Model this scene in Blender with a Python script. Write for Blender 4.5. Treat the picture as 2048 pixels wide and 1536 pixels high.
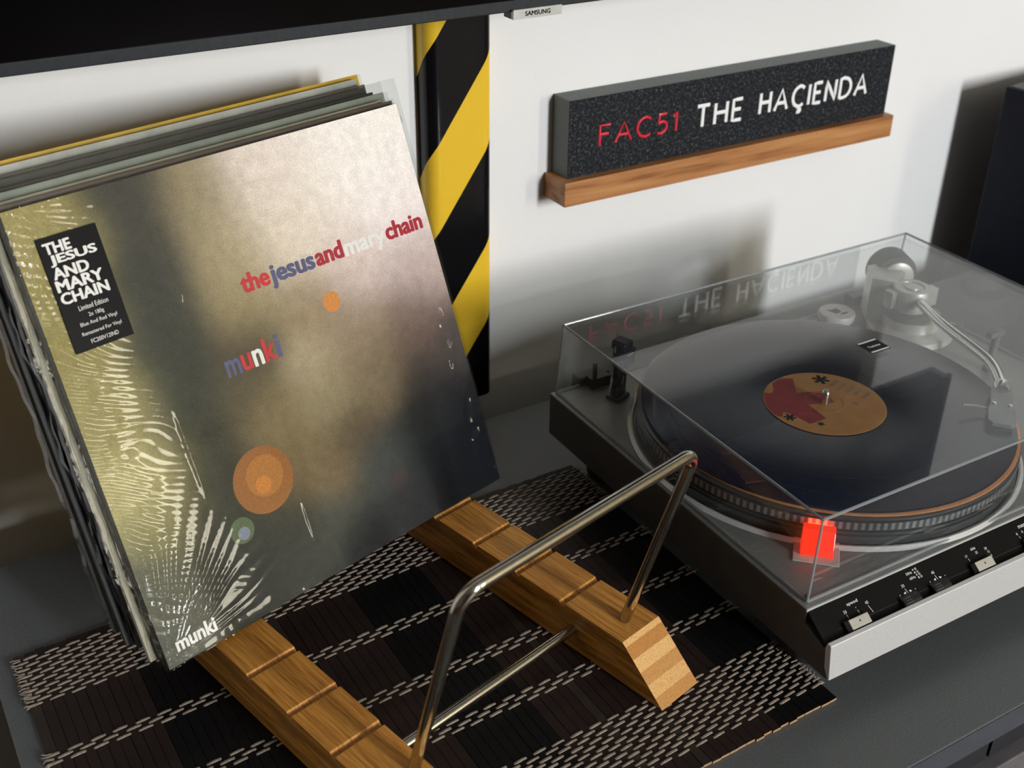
import bpy, bmesh, math, random
import numpy as np
from mathutils import Matrix, Vector

for o in list(bpy.data.objects):
    bpy.data.objects.remove(o)
sc = bpy.context.scene
COL = sc.collection
R = math.radians

# ------------------------------------------------------------------ camera
def make_camera():
    f, yaw, pitch, roll = 2346.4, 0.543079, 0.530333, 0.010952
    loc = Vector((-0.492193, -0.839513, 0.604417))
    fwd = Vector((math.sin(yaw) * math.cos(pitch), math.cos(yaw) * math.cos(pitch), -math.sin(pitch)))
    right = Vector((math.cos(yaw), -math.sin(yaw), 0))
    up = right.cross(fwd)
    r = right * math.cos(roll) + up * math.sin(roll)
    u = -right * math.sin(roll) + up * math.cos(roll)
    cd = bpy.data.cameras.new('camera')
    cd.sensor_fit = 'HORIZONTAL'
    cd.sensor_width = 36.0
    cd.lens = f / 2048.0 * 36.0
    cd.clip_start = 0.01
    cd.clip_end = 50
    co = bpy.data.objects.new('camera', cd)
    COL.objects.link(co)
    m = Matrix.Identity(4)
    for i in range(3):
        m[i][0] = r[i]; m[i][1] = u[i]; m[i][2] = -fwd[i]; m[i][3] = loc[i]
    co.matrix_world = m
    sc.camera = co
    cd.dof.use_dof = True
    cd.dof.focus_distance = 0.87
    cd.dof.aperture_fstop = 9.0
make_camera()

# ------------------------------------------------------------------ light
world = bpy.data.worlds.new('world')
sc.world = world
world.use_nodes = True
world.node_tree.nodes['Background'].inputs[0].default_value = (0.8, 0.9, 1.0, 1)
world.node_tree.nodes['Background'].inputs[1].default_value = 0.5
# daylight entering through two windows: a tall one in the wall behind the camera, a lower one in the right-hand wall
WALL_Y = 0.067                      # face of the wall behind the console
ROOM_X0, ROOM_X1, ROOM_Y0, ROOM_Z0, ROOM_Z1 = -2.6, 2.2, -4.4, -0.5, 2.1
WIN_A = (0.68, 1.24, 0.48, 1.90)    # x0, x1, z0, z1 in the wall behind the camera
WIN_B = (-4.30, -3.55, 0.05, 1.30)  # y0, y1, z0, z1 in the right-hand wall
def window_light(name, loc, rot, w, h, power, col):
    ld = bpy.data.lights.new(name, 'AREA')
    ld.shape = 'RECTANGLE'
    ld.size = w; ld.size_y = h; ld.energy = power; ld.color = col
    lo = bpy.data.objects.new(name, ld)
    COL.objects.link(lo)
    lo.location = loc; lo.rotation_euler = rot
window_light('window_daylight', ((WIN_A[0] + WIN_A[1]) / 2, ROOM_Y0 - 0.13, (WIN_A[2] + WIN_A[3]) / 2), (R(90), 0, 0), WIN_A[1] - WIN_A[0], WIN_A[3] - WIN_A[2], 215, (0.97, 0.985, 1.0))
window_light('window_daylight', (ROOM_X1 + 0.13, (WIN_B[0] + WIN_B[1]) / 2, (WIN_B[2] + WIN_B[3]) / 2), (0, R(90), 0), WIN_B[3] - WIN_B[2], WIN_B[1] - WIN_B[0], 95, (1.0, 0.93, 0.74))

vs = sc.view_settings
vs.view_transform = 'Standard'
vs.look = 'None'
vs.exposure = 0.0
vs.gamma = 1.0
vs.use_curve_mapping = False
# light-path depth: short paths are enough for this room
sc.cycles.max_bounces = 4
sc.cycles.diffuse_bounces = 2
sc.cycles.glossy_bounces = 3
sc.cycles.transmission_bounces = 2
sc.cycles.transparent_max_bounces = 14
sc.cycles.caustics_reflective = False
sc.cycles.caustics_refractive = False
sc.cycles.use_light_tree = False
sc.cycles.use_adaptive_sampling = True
sc.cycles.adaptive_threshold = 0.03

# ------------------------------------------------------------------ helpers
def s2l(c):
    return tuple(((v / 255) / 12.92 if v / 255 <= 0.04045 else ((v / 255 + 0.055) / 1.055) ** 2.4) for v in c)

MATS = {}
class NT:
    def __init__(self, name):
        self.m = bpy.data.materials.new(name)
        self.m.use_nodes = True
        self.t = self.m.node_tree
        self.n = self.t.nodes
        self.b = self.n['Principled BSDF']
        self.out = self.n['Material Output']
        MATS[name] = self.m
    def node(self, typ, **kw):
        n = self.n.new(typ)
        for k, v in kw.items():
            if k.startswith('i_'):
                key = k[2:].replace('_', ' ')
                n.inputs[key].default_value = v
            else:
                setattr(n, k, v)
        return n
    def link(self, a, b):
        self.t.links.new(a, b)
    def base(self, col, rough=0.5, metal=0.0, spec=0.5):
        self.b.inputs['Base Color'].default_value = (*col, 1)
        self.b.inputs['Roughness'].default_value = rough
        self.b.inputs['Metallic'].default_value = metal
        self.b.inputs['Specular IOR Level'].default_value = spec
        return self
    def coords(self, scale=(1, 1, 1), rot=(0, 0, 0)):
        tc = self.node('ShaderNodeTexCoord')
        mp = self.node('ShaderNodeMapping')
        mp.inputs['Scale'].default_value = scale
        mp.inputs['Rotation'].default_value = rot
        self.link(tc.outputs['Object'], mp.inputs['Vector'])
        return mp.outputs['Vector']
    def noise(self, vec, scale, detail=3, rough=0.5):
        n = self.node('ShaderNodeTexNoise')
        n.inputs['Scale'].default_value = scale
        n.inputs['Detail'].default_value = detail
        n.inputs['Roughness'].default_value = rough
        self.link(vec, n.inputs['Vector'])
        return n.outputs['Fac']
    def ramp(self, fac, stops):
        r = self.node('ShaderNodeValToRGB')
        e = r.color_ramp.elements
        while len(e) < len(stops):
            e.new(0.5)
        for el, (p, c) in zip(e, stops):
            el.position = p
            el.color = (*c, 1)
        self.link(fac, r.inputs['Fac'])
        return r.outputs['Color']
    def color(self, sock):
        self.link(sock, self.b.inputs['Base Color'])
    def bump(self, fac, strength=0.3, dist=0.001):
        b = self.node('ShaderNodeBump')
        b.inputs['Strength'].default_value = strength
        b.inputs['Distance'].default_value = dist
        self.link(fac, b.inputs['Height'])
        self.link(b.outputs['Normal'], self.b.inputs['Normal'])
        return b.outputs['Normal']
    def math(self, op, a, b=None, clamp=False):
        n = self.node('ShaderNodeMath', operation=op, use_clamp=clamp)
        for i, v in enumerate((a, b)):
            if v is None:
                continue
            if isinstance(v, (int, float)):
                n.inputs[i].default_value = v
            else:
                self.link(v, n.inputs[i])
        return n.outputs[0]
    def mix(self, fac, a, b):
        n = self.node('ShaderNodeMix', data_type='RGBA')
        for sock, v in ((n.inputs['Factor'], fac), (n.inputs['A'], a), (n.inputs['B'], b)):
            if isinstance(v, tuple):
                sock.default_value = (*v, 1)
            elif isinstance(v, (int, float)):
                sock.default_value = v
            else:
                self.link(v, sock)
        return n.outputs['Result']

def simple(name, col, rough=0.5, metal=0.0, spec=0.5, noise=None, bump=None):
    """plain procedural material: base colour with slight noise variation and fine bump"""
    k = NT(name).base(col, rough, metal, spec)
    v = k.coords()
    sc_, amt = noise or (60, 0.12)
    f = k.noise(v, sc_, 4)
    k.color(k.ramp(f, [(0.3, tuple(c * (1 - amt) for c in col)), (0.7, tuple(min(1, c * (1 + amt)) for c in col))]))
    if bump:
        k.bump(k.noise(v, bump[0], 3), bump[1], bump[2])
    return k.m

def thin_clear(name, tint=(0.95, 0.97, 0.97), ior=1.45, rough=0.02, bump=None, haze=0.0, hazecol=(0.8, 0.8, 0.8)):
    """thin clear plastic: straight-through transparency with mirror-like Fresnel reflection"""
    k = NT(name)
    k.n.remove(k.b)
    tr = k.node('ShaderNodeBsdfTransparent'); tr.inputs[0].default_value = (*tint, 1)
    gl = k.node('ShaderNodeBsdfGlossy'); gl.inputs['Roughness'].default_value = rough
    # Schlick reflectance from the unsigned viewing angle, the same from both faces of the sheet
    geo = k.node('ShaderNodeNewGeometry')
    dt = k.node('ShaderNodeVectorMath', operation='DOT_PRODUCT')
    k.link(geo.outputs['Incoming'], dt.inputs[1])
    f0 = ((ior - 1) / (ior + 1)) ** 2
    cosv = k.math('ABSOLUTE', dt.outputs['Value'])
    refl = k.math('ADD', k.math('MULTIPLY', k.math('POWER', k.math('SUBTRACT', 1.0, cosv, True), 5.0), 1 - f0), f0, True)
    mx = k.node('ShaderNodeMixShader')
    k.link(refl, mx.inputs[0]); k.link(tr.outputs[0], mx.inputs[1]); k.link(gl.outputs[0], mx.inputs[2])
    if bump:
        v = k.coords()
        b = k.node('ShaderNodeBump'); b.inputs['Strength'].default_value = bump[1]; b.inputs['Distance'].default_value = bump[2]
        k.link(k.noise(v, bump[0], 3), b.inputs['Height'])
        k.link(b.outputs[0], gl.inputs['Normal']); k.link(b.outputs[0], dt.inputs[0])
    else:
        k.link(geo.outputs['Normal'], dt.inputs[0])
    last = mx
    if haze:
        df = k.node('ShaderNodeBsdfDiffuse'); df.inputs[0].default_value = (*hazecol, 1)
        m2 = k.node('ShaderNodeMixShader'); m2.inputs[0].default_value = haze
        k.link(mx.outputs[0], m2.inputs[1]); k.link(df.outputs[0], m2.inputs[2])
        last = m2
    k.link(last.outputs[0], k.out.inputs['Surface'])
    return k.m

class MB:
    """mesh builder: collects shapes, then links them as one mesh object"""
    def __init__(self):
        self.v = []; self.f = []; self.mi = []; self.mats = []
    def _m(self, mat):
        if mat not in self.mats:
            self.mats.append(mat)
        return self.mats.index(mat)
    def add(self, verts, faces, mat=None):
        o = len(self.v)
        self.v += [tuple(p) for p in verts]
        i = self._m(mat)
        for f in faces:
            self.f.append(tuple(a + o for a in f)); self.mi.append(i)
        return self
    def box(self, x0, x1, y0, y1, z0, z1, mat=None, M=None, bevel=0.0):
        if bevel:
            bm = bmesh.new()
            bmesh.ops.create_cube(bm, size=1)
            for q in bm.verts:
                q.co = Vector((x0 + (q.co.x + .5) * (x1 - x0), y0 + (q.co.y + .5) * (y1 - y0), z0 + (q.co.z + .5) * (z1 - z0)))
            bmesh.ops.bevel(bm, geom=bm.edges[:], offset=bevel, segments=2, profile=0.5, affect='EDGES')
            bm.verts.index_update()
            vs_ = [q.co.copy() for q in bm.verts]; fs = [[q.index for q in f.verts] for f in bm.faces]
            bm.free()
        else:
            vs_ = [Vector(p) for p in ((x0, y0, z0), (x1, y0, z0), (x1, y1, z0), (x0, y1, z0), (x0, y0, z1), (x1, y0, z1), (x1, y1, z1), (x0, y1, z1))]
            fs = [(0, 3, 2, 1), (4, 5, 6, 7), (0, 1, 5, 4), (1, 2, 6, 5), (2, 3, 7, 6), (3, 0, 4, 7)]
        if M is not None:
            vs_ = [M @ p for p in vs_]
        return self.add(vs_, fs, mat)
    def lathe(self, prof, c=(0, 0, 0), n=48, mat=None, M=None):
        vs_ = []; fs = []
        for (r, z) in prof:
            for i in range(n):
                a = 2 * math.pi * i / n
                vs_.append(Vector((r * math.cos(a), r * math.sin(a), z)))
        for j in range(len(prof) - 1):
            for i in range(n):
                k = (i + 1) % n
                fs.append((j * n + i, j * n + k, (j + 1) * n + k, (j + 1) * n + i))
        if prof[0][0] > 1e-6:
            fs.append(tuple(reversed(range(n))))
        if prof[-1][0] > 1e-6:
            fs.append(tuple(range((len(prof) - 1) * n, len(prof) * n)))
        M = M if M is not None else Matrix.Translation(c)
        return self.add([M @ p for p in vs_], fs, mat)
    def ring(self, prof, c=(0, 0, 0), n=64, mat=None):
        """closed profile swept round z"""
        vs_ = []; fs = []; m = len(prof)
        for i in range(n):
            a = 2 * math.pi * i / n
            for (r, z) in prof:
                vs_.append((c[0] + r * math.cos(a), c[1] + r * math.sin(a), c[2] + z))
        for i in range(n):
            for j in range(m):
                k = (i + 1) % n; l = (j + 1) % m
                fs.append((i * m + j, k * m + j, k * m + l, i * m + l))
        return self.add(vs_, fs, mat)
    def tube(self, pts, r, n=12, mat=None, caps=True):
        pts = [Vector(p) for p in pts]; vs_ = []; fs = []
        rs = r if isinstance(r, (list, tuple)) else [r] * len(pts)
        prev = None
        for i, p in enumerate(pts):
            t = (pts[min(i + 1, len(pts) - 1)] - pts[max(i - 1, 0)]).normalized()
            if prev is None:
                a = t.orthogonal().normalized()
            else:
                a = (prev - t * prev.dot(t)).normalized()
            prev = a; b = t.cross(a)
            for k in range(n):
                w = 2 * math.pi * k / n
                vs_.append(p + (a * math.cos(w) + b * math.sin(w)) * rs[i])
        for i in range(len(pts) - 1):
            for k in range(n):
                l = (k + 1) % n
                fs.append((i * n + k, i * n + l, (i + 1) * n + l, (i + 1) * n + k))
        if caps:
            fs.append(tuple(reversed(range(n)))); fs.append(tuple(range((len(pts) - 1) * n, len(pts) * n)))
        return self.add(vs_, fs, mat)
    def prism(self, poly, axis, a, b, mat=None, M=None):
        """extrude a 2-D polygon: axis 'x': poly=(y,z); 'y': poly=(x,z); 'z': poly=(x,y)"""
        def P(p, w):
            return Vector({'x': (w, p[0], p[1]), 'y': (p[0], w, p[1]), 'z': (p[0], p[1], w)}[axis])
        n = len(poly)
        vs_ = [P(p, a) for p in poly] + [P(p, b) for p in poly]
        fs = [tuple(range(n))[::-1], tuple(range(n, 2 * n))] + [(i, (i + 1) % n, n + (i + 1) % n, n + i) for i in range(n)]
        if M is not None:
            vs_ = [M @ p for p in vs_]
        return self.add(vs_, fs, mat)
    def build(self, name, mat=None, parent=None, smooth=False, bevel=0.0):
        me = bpy.data.meshes.new(name)
        me.from_pydata(self.v, [], self.f)
        ms = [mat if m is None else m for m in (self.mats or [None])]
        for m in ms:
            me.materials.append(m)
        me.polygons.foreach_set('material_index', self.mi)
        bm = bmesh.new(); bm.from_mesh(me)
        bmesh.ops.recalc_face_normals(bm, faces=bm.faces[:])
        bm.to_mesh(me); bm.free()
        if smooth:
            me.shade_smooth()
            me.set_sharp_from_angle(angle=R(38))
        o = bpy.data.objects.new(name, me)
        COL.objects.link(o)
        if parent is not None:
            o.parent = parent
        if bevel:
            md = o.modifiers.new('bevel', 'BEVEL'); md.width = bevel; md.segments = 2; md.limit_method = 'ANGLE'
        return o

def thing(name, label, cat, loc=(0, 0, 0), rotz=0.0, group=None):
    o = bpy.data.objects.new(name, None)
    o.empty_display_size = 0.02
    COL.objects.link(o)
    o.location = loc; o.rotation_euler = (0, 0, rotz)
    o['label'] = label; o['category'] = cat
    if group:
        o['group'] = group
    return o
def tag(o, label, cat, group=None):
    o['label'] = label; o['category'] = cat
    if group:
        o['group'] = group
    return o
def struct(o):
    o['kind'] = 'structure'
    return o
def fillet(pts, r, n=8):
    """round the inner corners of a polyline"""
    pts = [Vector(p) for p in pts]; out = [pts[0]]
    for i in range(1, len(pts) - 1):
        a, b, c = pts[i - 1], pts[i], pts[i + 1]
        d1 = (a - b).normalized(); d2 = (c - b).normalized()
        ang = d1.angle(d2); t = r / math.tan(ang / 2)
        p1 = b + d1 * t; p2 = b + d2 * t
        cen = b + (d1 + d2).normalized() * (r / math.sin(ang / 2))
        v1 = p1 - cen; v2 = p2 - cen; w = v1.angle(v2)
        for k in range(n + 1):
            s = k / n
            out.append(cen + (v1 * math.sin((1 - s) * w) + v2 * math.sin(s * w)) / math.sin(w))
    out.append(pts[-1])
    return out

def text_mesh(body, bold=0.0, extrude=0.0, spacing=1.0, shear=0.0):
    cu = bpy.data.curves.new('t', 'FONT')
    cu.body = body; cu.size = 1.0; cu.offset = bold; cu.extrude = extrude; cu.resolution_u = 3
    cu.space_character = spacing; cu.shear = shear
    to = bpy.data.objects.new('t', cu)
    COL.objects.link(to)
    dg = bpy.context.evaluated_depsgraph_get()
    me = bpy.data.meshes.new_from_object(to.evaluated_get(dg))
    bpy.data.objects.remove(to); bpy.data.curves.remove(cu)
    n = len(me.vertices)
    co = np.zeros(n * 3); me.vertices.foreach_get('co', co); co = co.reshape(-1, 3)
    return me, co
def text(name, body, x0, y0, w, h, M, mat, parent=None, bold=0.0, depth=0.0002, spacing=1.0, center=False):
    """lettering that fills the box (x0,y0,w,h) of the plane M; w or h may be None"""
    me, co = text_mesh(body, 0.0, 0.5, spacing)
    if bold:
        bm = bmesh.new()
        for q_, (dx, dy) in enumerate(((-bold, 0), (bold, 0), (0, bold * .7), (0, -bold * .7), (-bold * .7, bold * .5), (bold * .7, -bold * .5), (bold * .7, bold * .5), (-bold * .7, -bold * .5))):
            n0 = len(bm.verts)
            bm.from_mesh(me); bm.verts.ensure_lookup_table()
            for v_ in bm.verts[n0:]:
                v_.co.x += dx; v_.co.y += dy; v_.co.z += .06 * q_
        bm.to_mesh(me); bm.free()
        co = np.zeros(len(me.vertices) * 3); me.vertices.foreach_get('co', co); co = co.reshape(-1, 3)
    mn, mx = co.min(0), co.max(0)
    sx = sy = None
    if w: sx = w / (mx[0] - mn[0])
    if h: sy = h / (mx[1] - mn[1])
    sx = sx or sy; sy = sy or sx
    c = np.empty_like(co)
    c[:, 0] = x0 + (co[:, 0] - mn[0]) * sx - ((mx[0] - mn[0]) * sx / 2 if center else 0)
    c[:, 1] = y0 + (co[:, 1] - mn[1]) * sy
    c[:, 2] = (co[:, 2] / 0.5) * depth
    Mn = np.array(M)
    c = c @ Mn[:3, :3].T + Mn[:3, 3]
    me.vertices.foreach_set('co', c.ravel()); me.update()
    me.name = name
    me.materials.clear(); me.materials.append(mat)
    me.polygons.foreach_set('material_index', [0] * len(me.polygons))
    o = bpy.data.objects.new(name, me); COL.objects.link(o)
    if parent is not None:
        o.parent = parent
    return o
def frame(o, ex, ey):
    ex = Vector(ex).normalized(); ey = Vector(ey).normalized(); ez = ex.cross(ey)
    m = Matrix.Identity(4)
    for i in range(3):
        m[i][0] = ex[i]; m[i][1] = ey[i]; m[i][2] = ez[i]; m[i][3] = o[i]
    return m

# ------------------------------------------------------------------ materials
def m_wall():
    k = NT('wall_paint').base((0.80, 0.80, 0.80), 0.75, 0, 0.2)
    v = k.coords()
    k.color(k.ramp(k.noise(v, 3, 3), [(0.3, (0.79, 0.79, 0.785)), (0.7, (0.83, 0.83, 0.83))]))
    k.bump(k.noise(v, 220, 3), 0.25, 0.0006)
    return k.m
M_WALL = m_wall()
M_FLOOR = simple('floor_wood', (0.06, 0.033, 0.02), 0.5, noise=(9, 0.35), bump=(40, 0.2, 0.001))
M_CEIL = simple('ceiling_paint', (0.25, 0.24, 0.23), 0.8)
M_WALLCREAM = simple('cream_wall_paint', (0.50, 0.42, 0.27), 0.8)
M_WALLDK = simple('far_wall_paint', (0.08, 0.068, 0.058), 0.7)
M_FRAMEW = simple('window_frame_white', (0.75, 0.75, 0.73), 0.4)

def m_table():
    k = NT('table_lacquer').base((0.07, 0.075, 0.078), 0.45, 0, 0.4)
    v = k.coords()
    k.color(k.ramp(k.noise(v, 700, 2), [(0.35, (0.090, 0.100, 0.105)), (0.68, (0.125, 0.134, 0.134))]))
    k.bump(k.noise(v, 900, 2), 0.12, 0.0003)
    return k.m
M_TABLE = m_table()
M_TABLE_EDGE = simple('table_edge', (0.055, 0.06, 0.075), 0.45)
M_DRAWER = simple('drawer_front_dark', (0.012, 0.013, 0.018), 0.5)
M_SHELFGREY = simple('lower_shelf_grey', (0.12, 0.115, 0.12), 0.5)

M_TVB = simple('tv_bezel', (0.018, 0.021, 0.025), 0.45, spec=0.2, noise=(300, 0.2))
M_TVS = simple('tv_screen_glass', (0.0015, 0.0015, 0.002), 0.12, spec=0.15)
M_SILVER = simple('badge_silver', (0.42, 0.44, 0.44), 0.35, 0.6)
M_BLACK = simple('black_plastic', (0.008, 0.008, 0.009), 0.4)
M_INKBLK = simple('black_ink', (0.005, 0.005, 0.006), 0.4, spec=0.08)
M_INKWHT = simple('white_ink', (0.82, 0.82, 0.80), 0.5, spec=0.3, noise=(300, 0.04))
M_INKRED = simple('red_ink', s2l((190, 40, 50)), 0.5, spec=0.3)
M_INKDRED = simple('dark_red_ink', s2l((165, 28, 52)), 0.5, spec=0.3)
M_INKBLUE = simple('blue_ink', s2l((82, 84, 122)), 0.5, spec=0.3)
M_INKPALE = simple('pale_ink', s2l((232, 230, 226)), 0.5, spec=0.3, noise=(300, 0.03))

def m_granite():
    k = NT('granite').base((0.02, 0.022, 0.026), 0.6, 0, 0.15)
    v = k.coords()
    f = k.noise(v, 360, 4, 0.8)
    k.color(k.ramp(f, [(0.42, (0.004, 0.005, 0.007)), (0.54, (0.014, 0.016, 0.02)), (0.62, (0.07, 0.075, 0.085)), (0.72, (0.20, 0.205, 0.21))]))
    k.bump(f, 0.5, 0.0006)
    return k.m
M_GRANITE = m_granite()
M_GRANITE_SAWN = simple('granite_sawn', (0.14, 0.155, 0.15), 0.6, noise=(900, 0.25))

def m_wood(name, c0, c1, c2, along=(1, 14, 14), scale=9, rough=0.45):
    k = NT(name).base(c1, rough, 0, 0.4)
    v = k.coords(along)
    f = k.noise(v, scale, 5, 0.6)
    k.color(k.ramp(f, [(0.3, c0), (0.48, c1), (0.7, c2)]))
    k.bump(k.noise(k.coords(tuple(a * 3 for a in along)), scale * 3, 3), 0.12, 0.0004)
    return k.m
M_SHELFWOOD = m_wood('cherry_wood', (0.16, 0.05, 0.015), (0.40, 0.17, 0.06), (0.52, 0.26, 0.10), (1, 10, 16), 7, 0.4)

def m_stripes():
    k = NT('hazard_stripes').base((0.8, 0.5, 0.03), 0.22, 0, 0.22)
    at = k.node('ShaderNodeAttribute'); at.attribute_name = 'unroll'
    sep = k.node('ShaderNodeSeparateXYZ'); k.link(at.outputs['Vector'], sep.inputs[0])
    # stripe coordinate: height minus slope times the unrolled width, in units of one period
    q = k.math('SUBTRACT', sep.outputs['Y'], k.math('MULTIPLY', sep.outputs['X'], 1.43))
    q = k.math('FRACT', k.math('ADD', k.math('DIVIDE', q, 0.1735), 20.0))
    f = k.math('LESS_THAN', q, 0.465)
    k.color(k.mix(f, (0.004, 0.004, 0.005), (0.78, 0.50, 0.035)))
    return k.m
M_STRIPE = m_stripes()

def m_bamboo():
    k = NT('bamboo').base((0.5, 0.27, 0.09), 0.42, 0, 0.45)
    v = k.coords((60, 2.2, 20))
    grain = k.noise(v, 12, 5, 0.65)
    tc = k.node('ShaderNodeTexCoord'); sep = k.node('ShaderNodeSeparateXYZ'); k.link(tc.outputs['Object'], sep.inputs[0])
    # stacked lamellas, about 7 mm each
    lay = k.math('FLOOR', k.math('DIVIDE', sep.outputs['Z'], 0.0068))
    wn = k.node('ShaderNodeTexWhiteNoise', noise_dimensions='1D'); k.link(lay, wn.inputs['W'])
    g = k.ramp(grain, [(0.30, (0.29, 0.098, 0.013)), (0.5, (0.64, 0.285, 0.05)), (0.72, (0.82, 0.41, 0.09))])
    tint = k.ramp(wn.outputs['Value'], [(0.0, (0.72, 0.68, 0.62)), (1.0, (1.12, 1.12, 1.15))])
    mul = k.node('ShaderNodeMix', data_type='RGBA', blend_type='MULTIPLY'); mul.inputs['Factor'].default_value = 1
    k.link(g, mul.inputs['A']); k.link(tint, mul.inputs['B'])
    k.color(mul.outputs['Result'])
    k.bump(grain, 0.08, 0.0004)
    return k.m
M_BAMBOO = m_bamboo()
def m_bamboo_end():
    k = NT('bamboo_end_grain').base((0.6, 0.36, 0.15), 0.55, 0, 0.3)
    tc = k.node('ShaderNodeTexCoord'); sep = k.node('ShaderNodeSeparateXYZ'); k.link(tc.outputs['Object'], sep.inputs[0])
    lay = k.math('FLOOR', k.math('DIVIDE', k.math('SUBTRACT', sep.outputs['Z'], 0.003), 0.0068))
    wn = k.node('ShaderNodeTexWhiteNoise', noise_dimensions='1D'); k.link(lay, wn.inputs['W'])
    par = k.math('ADD', k.math('MULTIPLY', k.math('FRACT', k.math('MULTIPLY', lay, 0.5)), 1.5), k.math('MULTIPLY', wn.outputs['Value'], 0.25))
    c = k.ramp(par, [(0.0, (0.52, 0.235, 0.058)), (1.0, (0.80, 0.49, 0.19))])
    f = k.noise(k.coords(), 900, 3)
    mul = k.node('ShaderNodeMix', data_type='RGBA', blend_type='MULTIPLY'); mul.inputs['Factor'].default_value = 1
    k.link(c, mul.inputs['A']); k.link(k.ramp(f, [(0.35, (0.78, 0.72, 0.66)), (0.6, (1, 1, 1))]), mul.inputs['B'])
    k.color(mul.outputs['Result'])
    return k.m
M_BAMBOO_END = m_bamboo_end()
M_STEEL = simple('brushed_steel', (0.50, 0.47, 0.40), 0.13, 1.0, noise=(400, 0.10), bump=(1200, 0.04, 0.0002))

M_SLAT = [simple('slat_brown', (0.018, 0.009, 0.0075), 0.55, spec=0.3, noise=(45, 0.3), bump=(300, 0.2, 0.0004)),
          simple('slat_black', (0.004, 0.0036, 0.004), 0.55, spec=0.2, noise=(45, 0.3), bump=(300, 0.2, 0.0004)),
          simple('slat_greybrown', (0.030, 0.021, 0.016), 0.55, spec=0.3, noise=(45, 0.3), bump=(300, 0.2, 0.0004))]
M_SLATEND = simple('bamboo_cut_end', (0.42, 0.25, 0.13), 0.7)
M_THREAD = simple('woven_thread', (0.30, 0.245, 0.195), 0.75, noise=(500, 0.25))

# ------------------------------------------------------------------ room
def room():
    X0, X1, Y0, Y1, Z0, Z1, T = ROOM_X0, ROOM_X1, ROOM_Y0, WALL_Y, ROOM_Z0, ROOM_Z1, 0.1
    struct(MB().box(X0 - T, X1 + T, Y1, Y1 + T, Z0, Z1).build('wall_back', M_WALL))
    struct(MB().box(X0 - T, X0, Y0, Y1, Z0, Z1).build('wall_left', M_WALLDK))
    a0, a1, c0, c1 = WIN_A
    b = MB()
    b.box(X0 - T, a0, Y0 - T, Y0, Z0, Z1); b.box(a1, X1 + T, Y0 - T, Y0, Z0, Z1)
    b.box(a0, a1, Y0 - T, Y0, Z0, c0); b.box(a0, a1, Y0 - T, Y0, c1, Z1)
    struct(b.build('wall_front', M_WALLDK))
    b0, b1, d0, d1 = WIN_B
    b = MB()
    b.box(X1, X1 + T, Y0, b0, Z0, Z1); b.box(X1, X1 + T, b1, Y1, Z0, Z1)
    b.box(X1, X1 + T, b0, b1, Z0, d0); b.box(X1, X1 + T, b0, b1, d1, Z1)
    struct(b.build('wall_right', M_WALLCREAM))
    struct(MB().box(X0 - T, X1 + T, Y0 - T, Y1 + T, Z0 - T, Z0).build('floor', M_FLOOR))
    struct(MB().box(X0 - T, X1 + T, Y0 - T, Y1 + T, Z1, Z1 + T).build('ceiling', M_CEIL))
    f = 0.04
    w = MB()
    w.box(a0, a0 + f, Y0 - .08, Y0 - .02, c0, c1); w.box(a1 - f, a1, Y0 - .08, Y0 - .02, c0, c1)
    w.box(a0 + f, a1 - f, Y0 - .08, Y0 - .02, c0, c0 + f); w.box(a0 + f, a1 - f, Y0 - .08, Y0 - .02, c1 - f, c1)
    struct(w.build('window_1', M_FRAMEW))
    w = MB()
    w.box(X1 + .02, X1 + .08, b0, b0 + f, d0, d1); w.box(X1 + .02, X1 + .08, b1 - f, b1, d0, d1)
    w.box(X1 + .02, X1 + .08, b0 + f, b1 - f, d0, d0 + f); w.box(X1 + .02, X1 + .08, b0 + f, b1 - f, d1 - f, d1)
    struct(w.build('window_2', M_FRAMEW))
room()

# ------------------------------------------------------------------ table (media console)
TY = -0.5147; TXL = -0.4892; TXR = 1.30
def table():
    t = thing('media_console', 'dark grey lacquered media console carrying the turntable and the record rack', 'console', (0.4, -0.25, -0.5))
    L = Matrix.Translation((-0.4, 0.25, 0.5))
    MB().box(TXL, TXR, TY, -0.002, -0.0225, 0, M=L).build('console_top', M_TABLE, t, bevel=0.001)
    MB().box(TXL + .001, TXR - .001, TY - .0008, TY, -0.0222, -0.0006, M=L).build('front_edge_band', M_TABLE_EDGE, t)
    for x in (TXL + .01, TXR - .03):
        MB().box(x, x + .02, TY + .012, -0.01, -0.5, -0.0225, M=L).build('side_panel', M_TABLE, t)
    MB().box(TXL + .03, TXR - .03, -0.03, -0.012, -0.5, -0.0225, M=L).build('back_panel', M_DRAWER, t)
    for i in range(3):
        w = (TXR - TXL - .06) / 3; x = TXL + .03 + i * w
        d = MB().box(x + .002, x + w - .002, TY + .010, TY + .028, -0.060, -0.026, M=L).build('drawer_front', M_DRAWER, t)
    MB().box(TXL + .03, TXR - .03, TY + .001, -0.03, -0.085, -0.0625, M=L).build('shelf', M_SHELFGREY, t, bevel=0.001)
    MB().box(0.0445, 0.0525, TY + .001, TY + .010, -0.034, -0.0228, M=L).build('shelf_clip', M_INKWHT, t)
table()

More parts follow.
